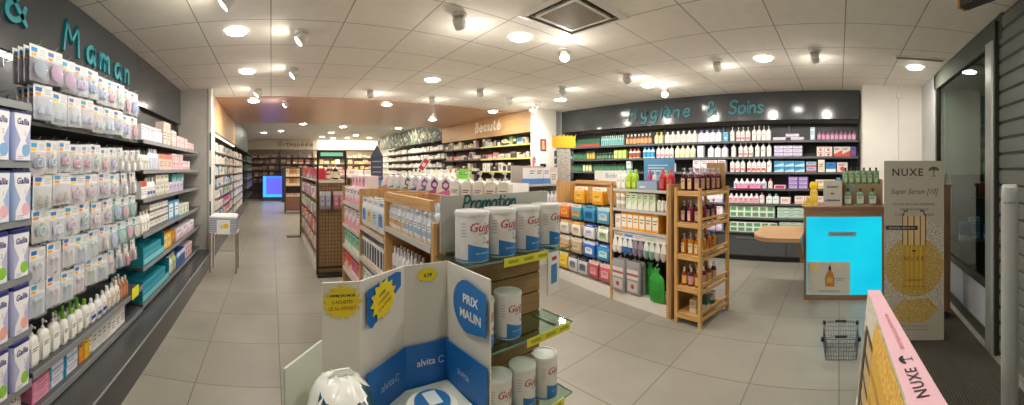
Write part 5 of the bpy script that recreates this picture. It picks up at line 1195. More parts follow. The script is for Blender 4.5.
# slippers on cards
@cached
def slipper(c, lining, print_):
    cd = MB(); cd.box(-.073, .073, -.003, .0, -.05, .015, mat('#e9e6e2', .5)); cd.rect(-.062, .062, -.03, .0, -.0034, mat(print_, .5))
    out = [('header_card', cd.build('header_card', 0))]
    for sx in (-.038, .038):
        b = MB()
        sole = [(.034*cos(a)*(1-.16*sin(a)), -.13+.088*sin(a)) for a in [2*pi*i/18 for i in range(18)]]
        b.slab([(x+sx, z) for x, z in sole], -.022, -.008, mat(lining, .8))
        R = []
        for t in range(6):
            f = t/5; wv = .034*(1-.1*f)*sqrt(max(0.02, 1-(max(0, f-.45)/.6)**2))
            R.append([(sx+wv*cos(a), -.024-.026*sin(a)*(1-.5*f), -.134-.076*f) for a in [pi*k/8 for k in range(9)]])
        b.loft(R, mat(c, .8), (0, 0))
        out.append(('slipper', b.build('slipper')))
    return Proto('slipper_pair', 'slippers', out, .17, .26, .05)
for i, (u, c, l, pr, nm) in enumerate(((1.146, '#e9e4da', '#f2efe8', '#b8a08a', 'white'), (1.296, '#3f74b8', '#eef0f2', '#5f8fd0', 'blue and white'), (1.446, '#8f7f94', '#a394a4', '#cfc6d0', 'mauve'), (1.596, '#7fae9a', '#e6ebe4', '#b9cfc4', 'sage green'), (1.746, '#c9c2bc', '#efece6', '#d9d4ce', 'pale grey'))):
    hooks((u,), .775)
    place(slipper(c, l, pr), BF.at(u, .028, .751), BF.a, f"{nm} slipper pair hanging on a card in the pine gondola right bay")
    place(slipper(c, l, pr), BF.at(u, .105, .751), BF.a, f"{nm} slipper pair behind the front {nm} pair, pine gondola right bay")
# hot water bottles
@cached
def hotbottle(c):
    b = MB(); R = []
    for z, w_, t in ((-.368, .06, .012), (-.355, .088, .022), (-.32, .094, .03), (-.2, .094, .034), (-.13, .088, .03), (-.10, .06, .024), (-.085, .028, .02), (-.05, .026, .02), (-.035, .04, .022), (-.025, .04, .02)):
        R.append([(w_*abs(cos(a))**.6*(1 if cos(a) > 0 else -1), -.02+t*.6*abs(sin(a))**.8*(1 if sin(a) > 0 else -1), z) for a in [2*pi*i/20 for i in range(20)]])
    b.loft(R, mat(c, .35))
    for k in range(9): b.rect(-.072+k*.017, -.067+k*.017, -.33, -.15, -.0405, mat('#1f7a30', .4))
    h = MB(); h.tube([(0, -.02, -.02), (0, -.02, .0), (0, -.012, .012), (0, 0, .008)], .004, WHITE, 6)
    f = MB(); f.box(-.1, .1, -.052, -.0505, -.13, -.0, FILM)
    s = MB(); s.lathe([(.016, -.03), (.018, -.012), (.012, -.006)], mat('#2a2c2a', .4), 10, 0, -.02)
    return Proto('hot_water_bottle', 'hot water bottle', [('rubber_body', b.build('rubber_body', 60)), ('hanger', h.build('hanger')), ('stopper', s.build('stopper'))], .19, .42, .06)
hooks((1.18, 1.38, 1.53, 1.70), .51)
place(hotbottle('#38a83e'), BF.at(1.70, .03, .489), BF.a, 'bright green hot water bottle, front one at the right end of the pine gondola')
place(hotbottle('#3fb048'), BF.at(1.505, .16, .489), BF.a, 'green hot water bottle half hidden behind the front one, pine gondola')
@cached
def greypack():
    b = MB(); b.rr([(-.365, .9, .6), (-.345, 1, 1), (-.05, 1, 1), (-.02, .9, .5)], mat('#9a979a', .35), .2, .05, .02, 3, cy=-.03)
    b.rect(-.08, .08, -.2, -.1, -.0565, mat('#d9d2d0', .5)); b.rect(-.08, .08, -.165, -.14, -.057, mat('#b05a5a', .5)); b.rect(-.07, .07, -.33, -.22, -.0565, mat('#c4bdbb', .5)); b.disc(0, -.275, .025, -.057, mat('#a8423f', .5), 12)
    h = MB(); h.tube([(0, -.02, -.03), (0, -.02, .0), (0, -.012, .012), (0, 0, .008)], .004, WHITE, 6)
    return Proto('heat_pack', 'heat pack', [('wrapped_pack', b.build('wrapped_pack')), ('hanger', h.build('hanger'))], .2, .42, .05)
for i, (u, v) in enumerate(((1.18, .03), (1.18, .10), (1.38, .05), (1.38, .12))): place(greypack(), BF.at(u, v, .489), BF.a, f"grey wrapped heat pack, {('front', 'rear')[i % 2]} one on the {('first', 'second')[i//2]} hook of the lower right bay")

# ------------------------------------------------------------------ bamboo rack
br = thing('bamboo_rack', 'light bamboo shelf rack of bottles standing at the right end of the pine gondola', 'shelf', BF.at(1.93, -.02, 0), BF.a)
RW, RD, RH = .30, .56, 1.275
for u in (0, RW-.035):
    for v in (0, RD-.03): new('leg', MB().box(u, u+.035, v, v+.03, 0, RH, BAMZ, c=.004).build('leg', 0), br)
for z in (1.245, .95, .65, .35, .10):
    b = MB()
    for k in range(9): b.box(.037, RW-.037, .005+k*.061, .005+k*.061+.055, z-.014, z, BAMX)
    s = new('slatted_shelf', b.build('slatted_shelf', 0), br)
    new('rail', MB().box(.0365, RW-.0365, .002, .018, z-.045, z-.0145, BAMX).build('rail', 0), s)
    new('rail', MB().box(.004, .02, .031, RD-.031, z-.045, z-.0145, BAMY).box(RW-.02, RW-.004, .031, RD-.031, z-.045, z-.0145, BAMY).build('rail', 0), s)
    if z < 1.2: new('guard_bar', MB().box(RW-.014, RW-.002, .031, RD-.031, z+.03, z+.05, BAMY).build('guard_bar', 0), s)
RKF = Frame(br.location.x, br.location.y, -100.1)
def rack_bottles(z, kind, p, lvl, n_u=3, n_v=5):
    k = 0
    for j in range(n_v):
        for i in range(n_u):
            k += 1
            place(p[(i+j) % len(p)] if isinstance(p, list) else p, RKF.at(.075+i*.075, .07+j*.098, z+.001), RKF.a + rnd.uniform(-.3, .3), f"{kind}, {nth(i+1)} from left in {nth(j+1)} row, bamboo rack {lvl}", f"{kind}s, {lvl} of the bamboo rack")
WINE = pump(.062, .062, .215, '#4a1420', '#d9b48c', None, '#b9bcc0', 'oval', .15)
WINE2 = pump(.062, .062, .215, '#6a2a4a', '#c9a88c', None, '#b9bcc0', 'oval', .15)
rack_bottles(1.245, 'kraft-labelled dark red pump bottle', [WINE, WINE, WINE2], 'top')
rack_bottles(.95, 'dark plum pump bottle', [pump(.06, .06, .2, '#2e1220', '#d0a890', None, '#a9acb0', 'oval', .15), pump(.06, .06, .2, '#7a2438', '#e0b8b0', None, '#a9acb0', 'oval', .15)], 'second level', 3, 4)
rack_bottles(.65, 'amber pump bottle', [pump(.06, .06, .19, '#b8651f', '#e6c890', None, '#c4c6c8', 'oval', .15), pump(.06, .06, .19, '#c98a2a', '#efdcb0', None, '#c4c6c8', 'oval', .15)], 'third level', 3, 4)
rack_bottles(.35, 'small amber-labelled bottle', [bottle(.055, .055, .17, '#8a3a24', '#d8d4ce', '#e6b870', 'round'), bottle(.055, .055, .17, '#5a2430', '#e6e2dc', '#d9a0a0', 'round')], 'fourth level', 3, 4)
for i, (u, v, c, c2, nm) in enumerate(((.17, .1, '#c9b58a', '#e6d8b4', 'tan'), (.2, .24, '#2f6a5a', '#d9e6e0', 'green-banded'), (.19, .38, '#d9d2c4', '#3f7a68', 'cream'), (.08, .3, '#e0cba0', '#b9935a', 'kraft'))):
    place(carton(.07, .07, .12, c, c2, 'band'), RKF.at(u, v, .101), RKF.a + .2*i, f"small {nm} box on the lowest level of the bamboo rack")
kb = thing('kraft_board', 'brown kraft board standing on the bamboo rack behind the dark red bottles', 'board', RKF.at(.04, .53, 1.2465), RKF.a)
kb['label'] = 'plain brown kraft board standing behind the dark red bottles'
new('board', MB().box(-.0, .22, 0, .012, 0, .27, wood('#a98350', '#bd9863', 'z')).build('board', 0), kb)
new('foot', MB().box(.06, .18, -.02, -.001, 0, .012, PINE).build('foot', 0), kb)

# ------------------------------------------------------------------ consultation counter with cyan panel and desk
CO = thing('consultation_counter', 'wooden counter with a glowing cyan front panel, before the white wall', 'counter', (4.0, 0, 0), radians(-90))
WD = wood('#8a6a4c', '#a58562', 'z'); WDX = wood('#8a6a4c', '#a58562', 'x')
u0, u1 = -.392, .525
new('carcass', MB().box(u0+.03, u1-.03, .03, .5, .02, .99, mat('#6a5642', .6)).build('carcass', 0), CO)
new('side_panel', MB().box(u0, u0+.03, 0, .5, 0, 1.0, WD).build('side_panel', 0), CO)
new('side_panel', MB().box(u1-.05, u1, 0, .5, 0, 1.0, WD).build('side_panel', 0), CO)
new('counter_top', MB().box(u0-.005, u1+.01, -.01, .51, 1.0, 1.03, wood('#7a5c46', '#94735a', 'x'), c=.004).build('counter_top', 0), CO)
new('top_frame', MB().box(u0+.03, u1-.05, 0, .029, .92, .999, WDX).build('top_frame', 0), CO)
new('bottom_frame', MB().box(u0+.03, u1-.05, 0, .029, 0, .055, WDX).build('bottom_frame', 0), CO)
m, nt, bs_ = nodes_mat('cyan_light_panel')
tc = nt.nodes.new('ShaderNodeTexCoord'); gr = nt.nodes.new('ShaderNodeTexNoise'); gr.inputs['Scale'].default_value = 1.6
nt.links.new(tc.outputs['Object'], gr.inputs[0])
r_ = ramp(nt, gr.outputs[0], [(.3, '#00c4ea'), (.7, '#12e2f6')])
nt.links.new(r_, bs_.inputs['Emission Color']); bs_.inputs['Emission Strength'].default_value = .33; bs_.inputs['Base Color'].default_value = lin('#0c6a80'); bs_.inputs['Roughness'].default_value = .3
cp = new('light_panel', MB().box(u0+.03, u1-.05, .004, .029, .0555, .9195, m).build('light_panel', 0), CO); cp['label'] = 'glowing cyan panel'
b = MB().box(-.12, .19, .0, .0035, .705, .755, mat('#8fb9c4', .4)); b.text('PARAPHARMACIE', .03, .03, .72, -.0006, mat('#2a5a66', .5)); new('name_strip', b.build('name_strip', 0), CO)
po = new('poster', MB().box(u0+.035, u0+.515, -.002, .003, .06, .42, mat('#dcdccf', .5)).build('poster', 0), CO); po['label'] = 'white poster with an amber bottle'
b = MB(); cx = u0+.29
b.poly([(u0+.06, .40), (u0+.2, .40), (u0+.16, .3), (u0+.08, .33)], -.0026, mat('#e9d9a0', .5)); b.poly([(u0+.3, .40), (u0+.42, .41), (u0+.4, .33)], -.0026, mat('#ecdcb0', .5))
b.poly([(cx-.05, .15), (cx+.05, .15), (cx+.055, .24), (cx+.035, .30), (cx+.015, .33), (cx-.015, .33), (cx-.035, .30), (cx-.055, .24)], -.003, mat('#c88a3f', .4)); b.rect(cx-.014, cx+.014, .33, .37, -.003, BLACK); b.poly([(cx-.008, .37), (cx+.008, .37), (cx, .40)], -.003, BLACK); b.rect(cx-.03, cx+.03, .19, .25, -.0034, mat('#e0b070', .5))
b.text('HUILE PRODIGIEUSE', .026, u0+.275, .09, -.003, INK); b.rect(cx+.07, cx+.16, .24, .245, -.003, INK); b.rect(cx+.07, cx+.14, .22, .225, -.003, INK)
new('picture', b.build('picture', 0), po)
dk = thing('consultation_desk', 'light wood desk top with rounded end, attached left of the cyan counter', 'desk', (3.62, .3925, 0), 0)
poly = [(0, 0)] + [(.0+.0, .30)] + [(.34-.34*cos(a), .30+.24*sin(a)) for a in [pi*.5*i/10 for i in range(1, 11)]] + [(.80, .54), (.80, 0)]
new('desk_top', MB().prism(poly, .705, .745, wood('#b58f66', '#caa47a', 'y')).build('desk_top', 20), dk)
new('bracket', MB().add([(.10, .0, .704), (.40, .0, .704), (.40, .0, .40), (.10, .04, .704), (.40, .04, .704), (.40, .04, .40)], [(0, 2, 1), (3, 4, 5), (0, 1, 4, 3), (1, 2, 5, 4), (2, 0, 3, 5)], wood('#9a7650', '#b28c62', 'z')).build('bracket', 0), dk)
# on the counter
dt = thing('bottle_display', 'brown two-tier display stand of green bottles on the cyan counter', 'display stand', RIGHT.at(.04, 4.02, 1.031), radians(-90))
KR = mat('#8f7a5c', .6)
new('stand_body', MB().box(0, .44, .13, .30, 0, .245, KR).box(0, .44, .285, .30, .245, .40, KR).box(0, .44, 0, .13, 0, .012, KR).build('stand_body', 0), dt)
new('side_wing', MB().slab([(0, 0), (.3, 0)], 0, .0, KR).box(-.008, -.0005, 0, .30, 0, .30, KR).build('side_wing', 0), dt)
new('side_wing', MB().box(.4405, .448, 0, .30, 0, .30, KR).build('side_wing', 0), dt)
b = MB(); b.disc(.10, .20, .055, .128, mat('#7d8a72', .5), 16); new('badge', b.build('badge', 0), dt)
GBt = bottle(.06, .055, .19, '#5f8a64', '#14201a', '#8fb08c', 'oval', rough=.2); GBl = bottle(.085, .06, .19, '#6f8f72', '#24382c', '#c9d4c4', 'square', rough=.2)
for i in range(6): place(GBt, RIGHT.at(.075+i*.072, 4.02+.21, 1.031+.246), radians(-90), f"green bottle with black cap, {nth(i+1)} from left on upper tier of the counter stand", 'upper tier green bottles')
for i in range(3): place(GBl, RIGHT.at(.10+i*.14, 4.02+.07, 1.031+.013), radians(-90), f"white-labelled green bottle, {nth(i+1)} from left on lower tier of the counter stand", 'lower tier green bottles')
oc = thing('counter_sign', 'grey-white sign reading Comptoir des ordonnances, standing on the cyan counter', 'sign', RIGHT.at(-.175, 4.06, 1.031), radians(-90))
b = MB().box(0, .205, 0, .006, 0, .29, mat('#b9b4aa', .5)); 
for t, z in (('Comptoir', .21), ('des', .135), ('ordonnances', .06)): b.text(t, .032, .1025, z, -.0007, BLACK, bold=.0009)
new('sign_board', b.build('sign_board', 0), oc); new('foot', MB().box(.06, .15, .0065, .06, 0, .006, LGREY).build('foot', 0), oc)
yb = thing('yellow_gift_bag', 'yellow patterned gift bag standing at the left end of the cyan counter', 'bag', RIGHT.at(-.285, 4.10, 1.031), radians(-90))
YB = speckle('yellow_pattern', '#e8b820', '#f0cf3a', '#d9d2a0', 28, .4)
new('bag_body', MB().loft([[(-.045*k, -.03, z), (.045*k, -.03, z), (.045*k, .03, z), (-.045*k, .03, z)] for z, k in ((0, 1), (.14, .95), (.18, .8))], YB).build('bag_body', 0), yb)
new('bag_top', MB().rr([(.1801, .5, .4), (.21, .85, .6), (.25, .9, .5), (.275, .55, .3)], mat('#eec21a', .4), .11, .05, .02, 3).build('bag_top'), yb)
ty = thing('yellow_box', 'small yellow and orange triangular box beside the gift bag on the counter', 'box', RIGHT.at(-.35, 4.06, 1.031), radians(-90))
new('folded_box', MB().slab([(-.045, 0), (.04, 0), (.03, .06), (-.005, .12)], -.03, .03, YB).build('folded_box', 0), ty)
new('flap', MB().slab([(-.045, 0), (-.0452, .001), (-.07, .018), (-.07, .014)], -.03, .03, mat('#f2d96a', .4)).build('flap', 0), ty)

# ------------------------------------------------------------------ perfume standee, wooden column
GLD = speckle('gold_glitter', '#8a7030', '#ac8f42', '#c2b280', 130, .35)
GLD2 = speckle('bright_gold_glitter', '#d99a1c', '#f0b62a', '#f8dc70', 90, .3)
SILV = speckle('silver_glitter', '#8d897c', '#aaa596', '#bdb9ab', 70, .4)
st = thing('standee', 'tall cardboard standee with gold bottle picture and NUXE lettering, right of the cyan counter', 'standee', (2.945, -.62, .018), radians(-102))
SC_ = mat('#a29e90', .5); DK = mat('#2c2a26', .5)
w_, h_ = .50, 1.50
b = MB().box(-w_/2, w_/2, 0, .05, .005, h_, SC_)
y = -.0008
ring = lambda cx, cz, rx, rz, n=26: [(cx+rx*cos(2*pi*i/n), cz+rz*sin(2*pi*i/n)) for i in range(n)]
b.poly([(-w_/2+.002, .30), (w_/2-.002, .30), (w_/2-.002, .92), (.1, 1.02), (-.1, .98), (-w_/2+.002, .90)], y, SILV)
b.poly(ring(0, .62, .245, .25), y-.0006, GLD)
GD1 = mat('#b8963c', .3, .3); GD2_ = mat('#c9a84a', .3, .3)
b.poly([(-.095, .42), (.095, .42), (.095, .80), (-.095, .80)], y-.0012, GD1)
for x in (-.055, -.02, .02, .055): b.rect(x-.008, x+.008, .44, .79, y-.0016, GD2_)
for x in (-.095, -.052, .0, .052, .095): b.rect(x-.004, x+.004, .80, 1.05, y-.0016, mat('#5a4422', .4))
for x in (-.075, -.026, .026, .075): b.rect(x-.02, x+.02, .80, 1.04, y-.0012, mat('#c4a878', .35))
b.poly([(-.10, 1.04), (-.08, 1.09), (-.05, 1.09), (-.05, 1.075), (.05, 1.075), (.05, 1.09), (.08, 1.09), (.10, 1.04)], y-.002, mat('#4f3c22', .4)); b.poly([(-.088, 1.04), (-.074, 1.078), (.074, 1.078), (.088, 1.04)], y-.0024, SC_)
b.poly([(-.22, .2), (-.1, .34), (.12, .36), (.2, .26), (.1, .16), (-.1, .15)], y-.0006, GLD)
def tree(b, cx, cz, r, y, m, M=None):
    for k in range(7):
        a = pi*(.06+.147*k); b.disc(cx+r*.75*cos(a), cz+r*.35+r*.5*sin(a), r*.27, y, m, 10, r*.2, M=M)
    b.disc(cx, cz+r*.5, r*.4, y-.0002, m, 10, r*.25, M=M)
    b.poly([(cx-r*.1, cz-r*.7), (cx+r*.1, cz-r*.7), (cx+r*.06, cz+r*.5), (cx-r*.06, cz+r*.5)], y-.0002, m, M=M)
    b.rect(cx-r*.7, cx+r*.5, cz-r*.78, cz-r*.7, y-.0002, m, M=M)
b.text('NUXE', .088, -.055, 1.375, y, DK, bold=.0015, space=1.18); tree(b, .165, 1.405, .045, y, mat('#4a4a44', .5)); b.text('PARIS', .018, -.03, 1.345, y, mat('#6a675c', .5), space=1.3)
b.text('Super Serum [10]', .062, 0, 1.225, y, DK, shear=.3, sx=.88)
for k, t in enumerate(('LE SOIN ANTI-ÂGE UNIVERSEL', 'SÉRUM BOTANIQUE', 'À L’ACIDE HYALURONIQUE')): b.text(t, .026, .0, 1.13-k*.043, y, DK)
b.rect(-.235, .03, .925, .96, y-.002, mat('#1f2420', .5)); b.text('NOUVEAU SÉRUM N°1', .022, -.10, .934, y-.0026, mat('#c9c4b4', .5))
b.text('NUXE', .05, 0, .67, y-.0022, mat('#5a4418', .5), space=1.4); b.text('SUPER SERUM', .024, 0, .50, y-.0022, mat('#5a4418', .5)); b.text('UNIVERSAL AGE-DEFYING', .017, 0, .45, y-.0022, mat('#5a4418', .5)); tree(b, 0, .74, .02, y-.0022, mat('#5a4418', .5))
for k, t in enumerate(('Élu meilleur soin anti-âge universel', 'testé sous contrôle dermatologique')): b.text(t, .02, -.02, .12-k*.03, y, mat('#5a5648', .5))
new('printed_board', b.build('printed_board', 0), st)
new('rear_strut', MB().add([(-.1, .051, .01), (.1, .051, .01), (.1, .051, 1.0), (-.1, .051, 1.0), (-.1, .16, .01), (.1, .16, .01)], [(0, 1, 5, 4), (4, 5, 2, 3), (0, 4, 3), (1, 2, 5)], mat('#8f8468', .6)).build('rear_strut', 0), st)
wc = thing('wooden_pedestal', 'brown wooden pedestal standing behind the gold standee near the glass', 'pedestal', (3.36, -.86, .018), radians(-104))
new('pedestal_body', MB().box(-.22, .20, 0, .14, .06, 1.26, wood('#6f4f36', '#86644a', 'z'), c=.004).build('pedestal_body', 0), wc)
new('pedestal_top', MB().box(-.23, .21, -.01, .15, 1.2605, 1.285, wood('#6f4f36', '#86644a', 'x')).build('pedestal_top', 0), wc)
new('pedestal_foot', MB().box(-.20, .18, .01, .13, 0, .0595, DARK).build('pedestal_foot', 0), wc)
cu = thing('paper_cup', 'cream paper cup on top of the brown pedestal', 'cup', (3.38, -.99, 1.304))
new('cup_body', MB().lathe([(.035, 0), (.045, .10), (.041, .10), (.032, .006)], mat('#e2d8c6', .5), 16, caps=(1, 1)).build('cup_body'), cu); new('rim', MB().tube([(.045*cos(a), .045*sin(a), .1005) for a in [2*pi*i/16 for i in range(16)]], .003, OFFW, 5, closed=True).build('rim'), cu)
# window display outside the glass
wdp = thing('dark_display_case', 'dark display case standing outside behind the glass front', 'display case', (4.25, -1.30, 0), radians(-90))
new('case_body', MB().box(0, .62, -.5, -.001, 0, .62, mat('#20252a', .4)).build('case_body', 0), wdp); new('case_top', MB().box(-.005, .63, -.51, 0, .6205, .64, mat('#3a4658', .25)).build('case_top', 0), wdp)
new('case_panel', MB().box(.06, .62, -.04, -.002, .6405, 1.38, mat('#3a3f46', .4)).build('case_panel', 0), wdp)
new('inner_shelf', MB().box(.30, .60, -.16, -.0405, 1.08, 1.095, mat('#2c3238', .4)).build('inner_shelf', 0), wdp)
for i, (u, v, c, h2, nm) in enumerate(((.10, .38, '#3f68b4', .20, 'deep blue'), (.25, .30, '#8fa8d0', .24, 'pale blue'), (.40, .38, '#2f5fc0', .16, 'bright blue'), (.53, .28, '#6f8fc4', .20, 'mid blue'))):
    place(carton(.12, .1, h2, c, '#c9d6ea', 'band', name='blue_box'), (4.25-v, -1.30-u, .6415), radians(-100), f"{nm} box on the dark display case behind the glass")
place(carton(.12, .02, .2, '#b0443a', '#8a3a34', 'band', name='red_card'), (4.25-.10, -1.30-.45, 1.0965), radians(-90), 'red card on the dark case behind the glass')

# ------------------------------------------------------------------ pink-edged NUXE box display in the foreground
pk = thing('box_display', 'slim cardboard box display with pink top edge and gold bottle side, in the foreground', 'display', (0, 0, 0))
Z = .95; PINK = mat('#e9b9c4', .45)
# top corners (far left, far right, near right, near left); the left face leans outward towards the floor
FLc, FRc, NRc, NLc = (1.49, -.120), (1.485, -.169), (.62, -.236), (.62, -.150)
drop = .10
b = MB()
def bl(c): return (c[0], c[1]+drop)
v = [(*bl(FLc), .02), (*FRc, .02), (*NRc, .02), (*bl(NLc), .02), (*FLc, Z), (*FRc, Z), (*NRc, Z), (*NLc, Z)]
b.add(v, [(3, 2, 1, 0), (0, 1, 5, 4), (1, 2, 6, 5), (2, 3, 7, 6)], mat('#ddd2c8', .5))
new('box_body', b.build('box_body', 0), pk)
b = MB(); b.add([v[3], v[0], v[4], v[7]], [(0, 1, 2, 3)], speckle('pale_glitter', '#c9c4b2', '#d9d5c6', '#e4e1d6', 60, .4))
# local frame on the leaning face: s along from far (0) to near, t up
P0, P1, P3 = Vector(v[0]), Vector(v[3]), Vector(v[4])
def F3(s, t, o=.002):
    p = P0.lerp(P1, s) + (P3.lerp(Vector(v[7]), s) - P0.lerp(P1, s))*t
    n = (P1-P0).cross(P3-P0).normalized()
    if n.y < 0: n = -n
    return tuple(p + n*o)
def patch(pts, m, o): b.add([F3(s, t, o) for s, t in pts], [tuple(range(len(pts)))], m)
patch([(.24, .80), (.27, .92), (.32, .985), (.86, .985), (.97, .6), (.6, .3), (.26, .4), (.21, .6)], GLD2, .0015)
patch([(.30, .87), (.66, .87), (.66, .5), (.30, .5)], mat('#e8b93a', .35, .2), .0025)
for k in range(4): patch([(.32, .53+.085*k), (.32, .56+.085*k), (.65, .56+.085*k), (.65, .53+.085*k)], mat('#c9942a', .35, .2), .0032)
for k in range(5): patch([(.12, .51+.088*k), (.12, .525+.088*k), (.30, .525+.088*k), (.30, .51+.088*k)], mat('#4a3a24', .5), .003)
for k in range(4): patch([(.14, .53+.088*k), (.14, .59+.088*k), (.30, .59+.088*k), (.30, .53+.088*k)], mat('#c4a878', .4), .0028)
patch([(.085, .52), (.07, .6), (.07, .8), (.085, .88), (.12, .88), (.12, .52)], mat('#4a3a24', .5), .0035)
for k in range(5): patch([(.012+.012*k, .55), (.012+.012*k, .9-.06*(k % 2)), (.019+.012*k, .9-.06*(k % 2)), (.019+.012*k, .55)], mat('#8d8a80', .5), .003)
new('printed_side', b.build('printed_side', 0), pk)['label'] = 'side printed with a golden bottle'
b = MB(); b.add([v[4], v[5], v[6], v[7]], [(3, 2, 1, 0)], PINK)
b.add([(p[0], p[1], Z-.0008) for p in (v[4], v[5], v[6], v[7])], [(0, 1, 2, 3)], PINK)
mid = lambda s, k: Vector((FLc[0]+(NLc[0]-FLc[0])*s, (FLc[1]+(NLc[1]-FLc[1])*s)*(1-k)+(FRc[1]+(NRc[1]-FRc[1])*s)*k, 0))
dirx = (mid(0, .5)-mid(1, .5)).normalized()
def ontop(s, k): 
    o = mid(s, k); up = Vector((-dirx.y, dirx.x, 0))
    return Matrix(((dirx.x, 0, up.x, o.x), (dirx.y, 0, up.y, o.y), (0, -1, 0, Z), (0, 0, 0, 1)))
# in this frame: x reads away from the viewer, z = text height, -y = up
b.text('NUXE', .042, 0, 0, -.0012, DK, align='LEFT', bold=.0006, space=1.15, M=ontop(.83, .66))
tree(b, .165, .012, .020, -.0012, DK, M=ontop(.83, .66))
b.text('BOUTIQUE OCCUPATION D’OR', .017, .22, .004, -.0012, mat('#b5455a', .5), align='LEFT', M=ontop(.83, .66))
new('pink_edge', b.build('pink_edge', 0), pk)['label'] = 'pink top edge with NUXE lettering'
# ------------------------------------------------------------------ anti-theft post
an = thing('security_post', 'pale grey anti-theft gate post standing in front of the roller shutter', 'post', (1.145, -.585, 0), radians(-118))
AG = mat('#9fa29c', .4)
new('post_body', MB().rr([(.02, 1, 1), (1.36, 1, 1), (1.385, .95, .9), (1.395, .8, .6)], AG, .062, .09, .028, 4).build('post_body'), an)
new('foot', MB().rr([(0, 1, 1), (.016, 1, 1), (.02, .95, .95)], mat('#6f726d', .4), .16, .30, .04, 3).build('foot'), an)
b = MB(); b.text('ALARME', .012, 0, 1.33, -.0458, mat('#4a4d4a', .5)); new('marking', b.build('marking', 0), an)

# ------------------------------------------------------------------ wire shopping basket on the floor
bk = thing('shopping_basket', 'small grey wire shopping basket with black handles on the tiled floor', 'basket', (2.86, -.015, 0.003), radians(-90))
WR = mat('#7f8488', .35, .7)
def ringpts(w, d, z): return [(-w, -d, z), (w, -d, z), (w, d, z), (-w, d, z)]
b = MB()
for k, z in enumerate((.004, .035, .07, .105, .14, .17)):
    f = .84 + .16*z/.17; b.tube(ringpts(.14*f, .15*f, z), .0022 if k < 5 else .0036, WR, 5, closed=True)
for i in range(13):
    x = -.13+.26*i/12
    for s in (-1, 1): b.tube([(x*.84, s*.15*.84, .004), (x, s*.15, .17)], .0016, WR, 4)
    b.tube([(x*.84, -.126, .004), (x*.84, .126, .004)], .0016, WR, 4)
for i in range(13):
    yv = -.14+.28*i/12
    for s in (-1, 1): b.tube([(s*.14*.84, yv*.84, .004), (s*.14, yv, .17)], .0016, WR, 4)
new('wire_cage', b.build('wire_cage', 0), bk)
for s in (-1, 1):
    h = new('handle', MB().tube([(-.115, s*.152, .172), (-.112, s*.150, .18), (-.05, s*.142, .186), (.05, s*.142, .186), (.112, s*.150, .18), (.115, s*.152, .172)], .0032, WR, 6).build('handle'), bk)
    new('grip', MB().rr([(-.045, 1, 1), (.045, 1, 1)], BLACK, .016, .018, .007, 3, M=Matrix.Translation((0, s*.142, .186)) @ Matrix.Rotation(radians(90), 4, 'Y')).build('grip'), h)
for sx in (-1, 1):
    for sy in (-1, 1): new('corner_clip', MB().box(sx*.137-.012, sx*.137+.012, sy*.147-.012, sy*.147+.012, .155, .182, BLACK).build('corner_clip', 0), bk)

# ------------------------------------------------------------------ side table by the left pillar
tb = thing('side_table', 'small steel-legged table by the left pillar carrying a striped cloth box', 'table', (-.665, 5.12, 0))
for sx in (-1, 1):
    for sy in (-1, 1): new('leg', MB().tube([(sx*.185, sy*.14, 0), (sx*.18, sy*.135, .555)], .012, mat('#9a958c', .4, .4), 8).build('leg'), tb)
new('table_top', MB().box(-.20, .20, -.155, .155, .556, .575, mat('#c9ccce', .4)).build('table_top', 0), tb)
new('cross_bar', MB().tube([(-.183, .137, .25), (.183, .137, .25)], .006, STEEL, 6).build('cross_bar'), tb)
bx = thing('cloth_box', 'blue-grey striped box with white top and a lemon notice, on the side table', 'box', (-.665, 5.12, .576))
STRP = mat('#8d93a6', .7)
b = MB().box(-.185, .185, -.158, .158, 0, .19, STRP)
for k in range(6): b.rect(-.185, .185, .012+k*.03, .024+k*.03, -.1586, mat('#c9ccd6', .7))
new('box_body', b.build('box_body', 0), bx); new('cloth_top', MB().loft([[(x*k, y*k, z) for x, y in ((-.19, -.16), (.19, -.16), (.19, .16), (-.19, .16))] for z, k in ((.1905, 1), (.21, 1.0), (.23, .82))], mat('#e4e4e6', .7)).build('cloth_top', 0), bx)
b = MB().box(-.085, .10, -.163, -.160, -.03, .17, WHITE); b.disc(.045, .085, .042, -.1636, mat('#e8cf2a', .5), 14, .034); b.poly([(-.05, .07), (-.02, .04), (.01, .05), (0, .1), (-.03, .1)], -.1636, mat('#d9d6b4', .5))
new('notice', b.build('notice', 0), bx)['label'] = 'white notice with a yellow lemon'

# ------------------------------------------------------------------ spinner rack and box gondola near the pillar
sp = thing('card_spinner', 'grey rotating card spinner with an orange starburst topper near the white pillar', 'display rack', (4.36, 4.16, 0), radians(-44))
new('base', MB().lathe([(.22, 0), (.22, .02), (.04, .05)], DARK, 20).build('base'), sp); new('pole', MB().lathe([(.016, .05), (.016, 1.85)], STEEL, 10).build('pole'), sp)
b = MB()
b.box(-.11, .11, -.11, .11, .5, 1.80, speckle('spinner_print', '#8d8a86', '#b0aca6', '#a09078', 24, .5)); new('display_column', b.build('display_column', 0), sp)
for s in (-1, 1):
    for k in range(10): new('card_pocket', MB().box(s*.135-.02, s*.135+.02, -.08, .08, .56+k*.122, .65+k*.122, mat(('#4d4f55', '#6a5a50', '#3f4a55')[k % 3], .5)).build('card_pocket', 0), sp)
b = MB(); pts = []
rs = random.Random(9)
for i in range(13): pts += [(.19-.38*i/12*1.0, .17+ (0.0 if i % 2 else .04) + rs.uniform(-.006, .006))]
b.slab([(-.19, 0), (.19, 0)] + pts, -.13, -.118, mat('#f2a818', .45)); new('starburst', b.build('starburst', 0), sp, (0, 0, 1.80))['label'] = 'orange starburst topper'
gl = thing('white_gondola', 'white gondola of blue and white boxes between the wood sign and the pine gondola', 'shelving', (3.45, 3.98, 0))
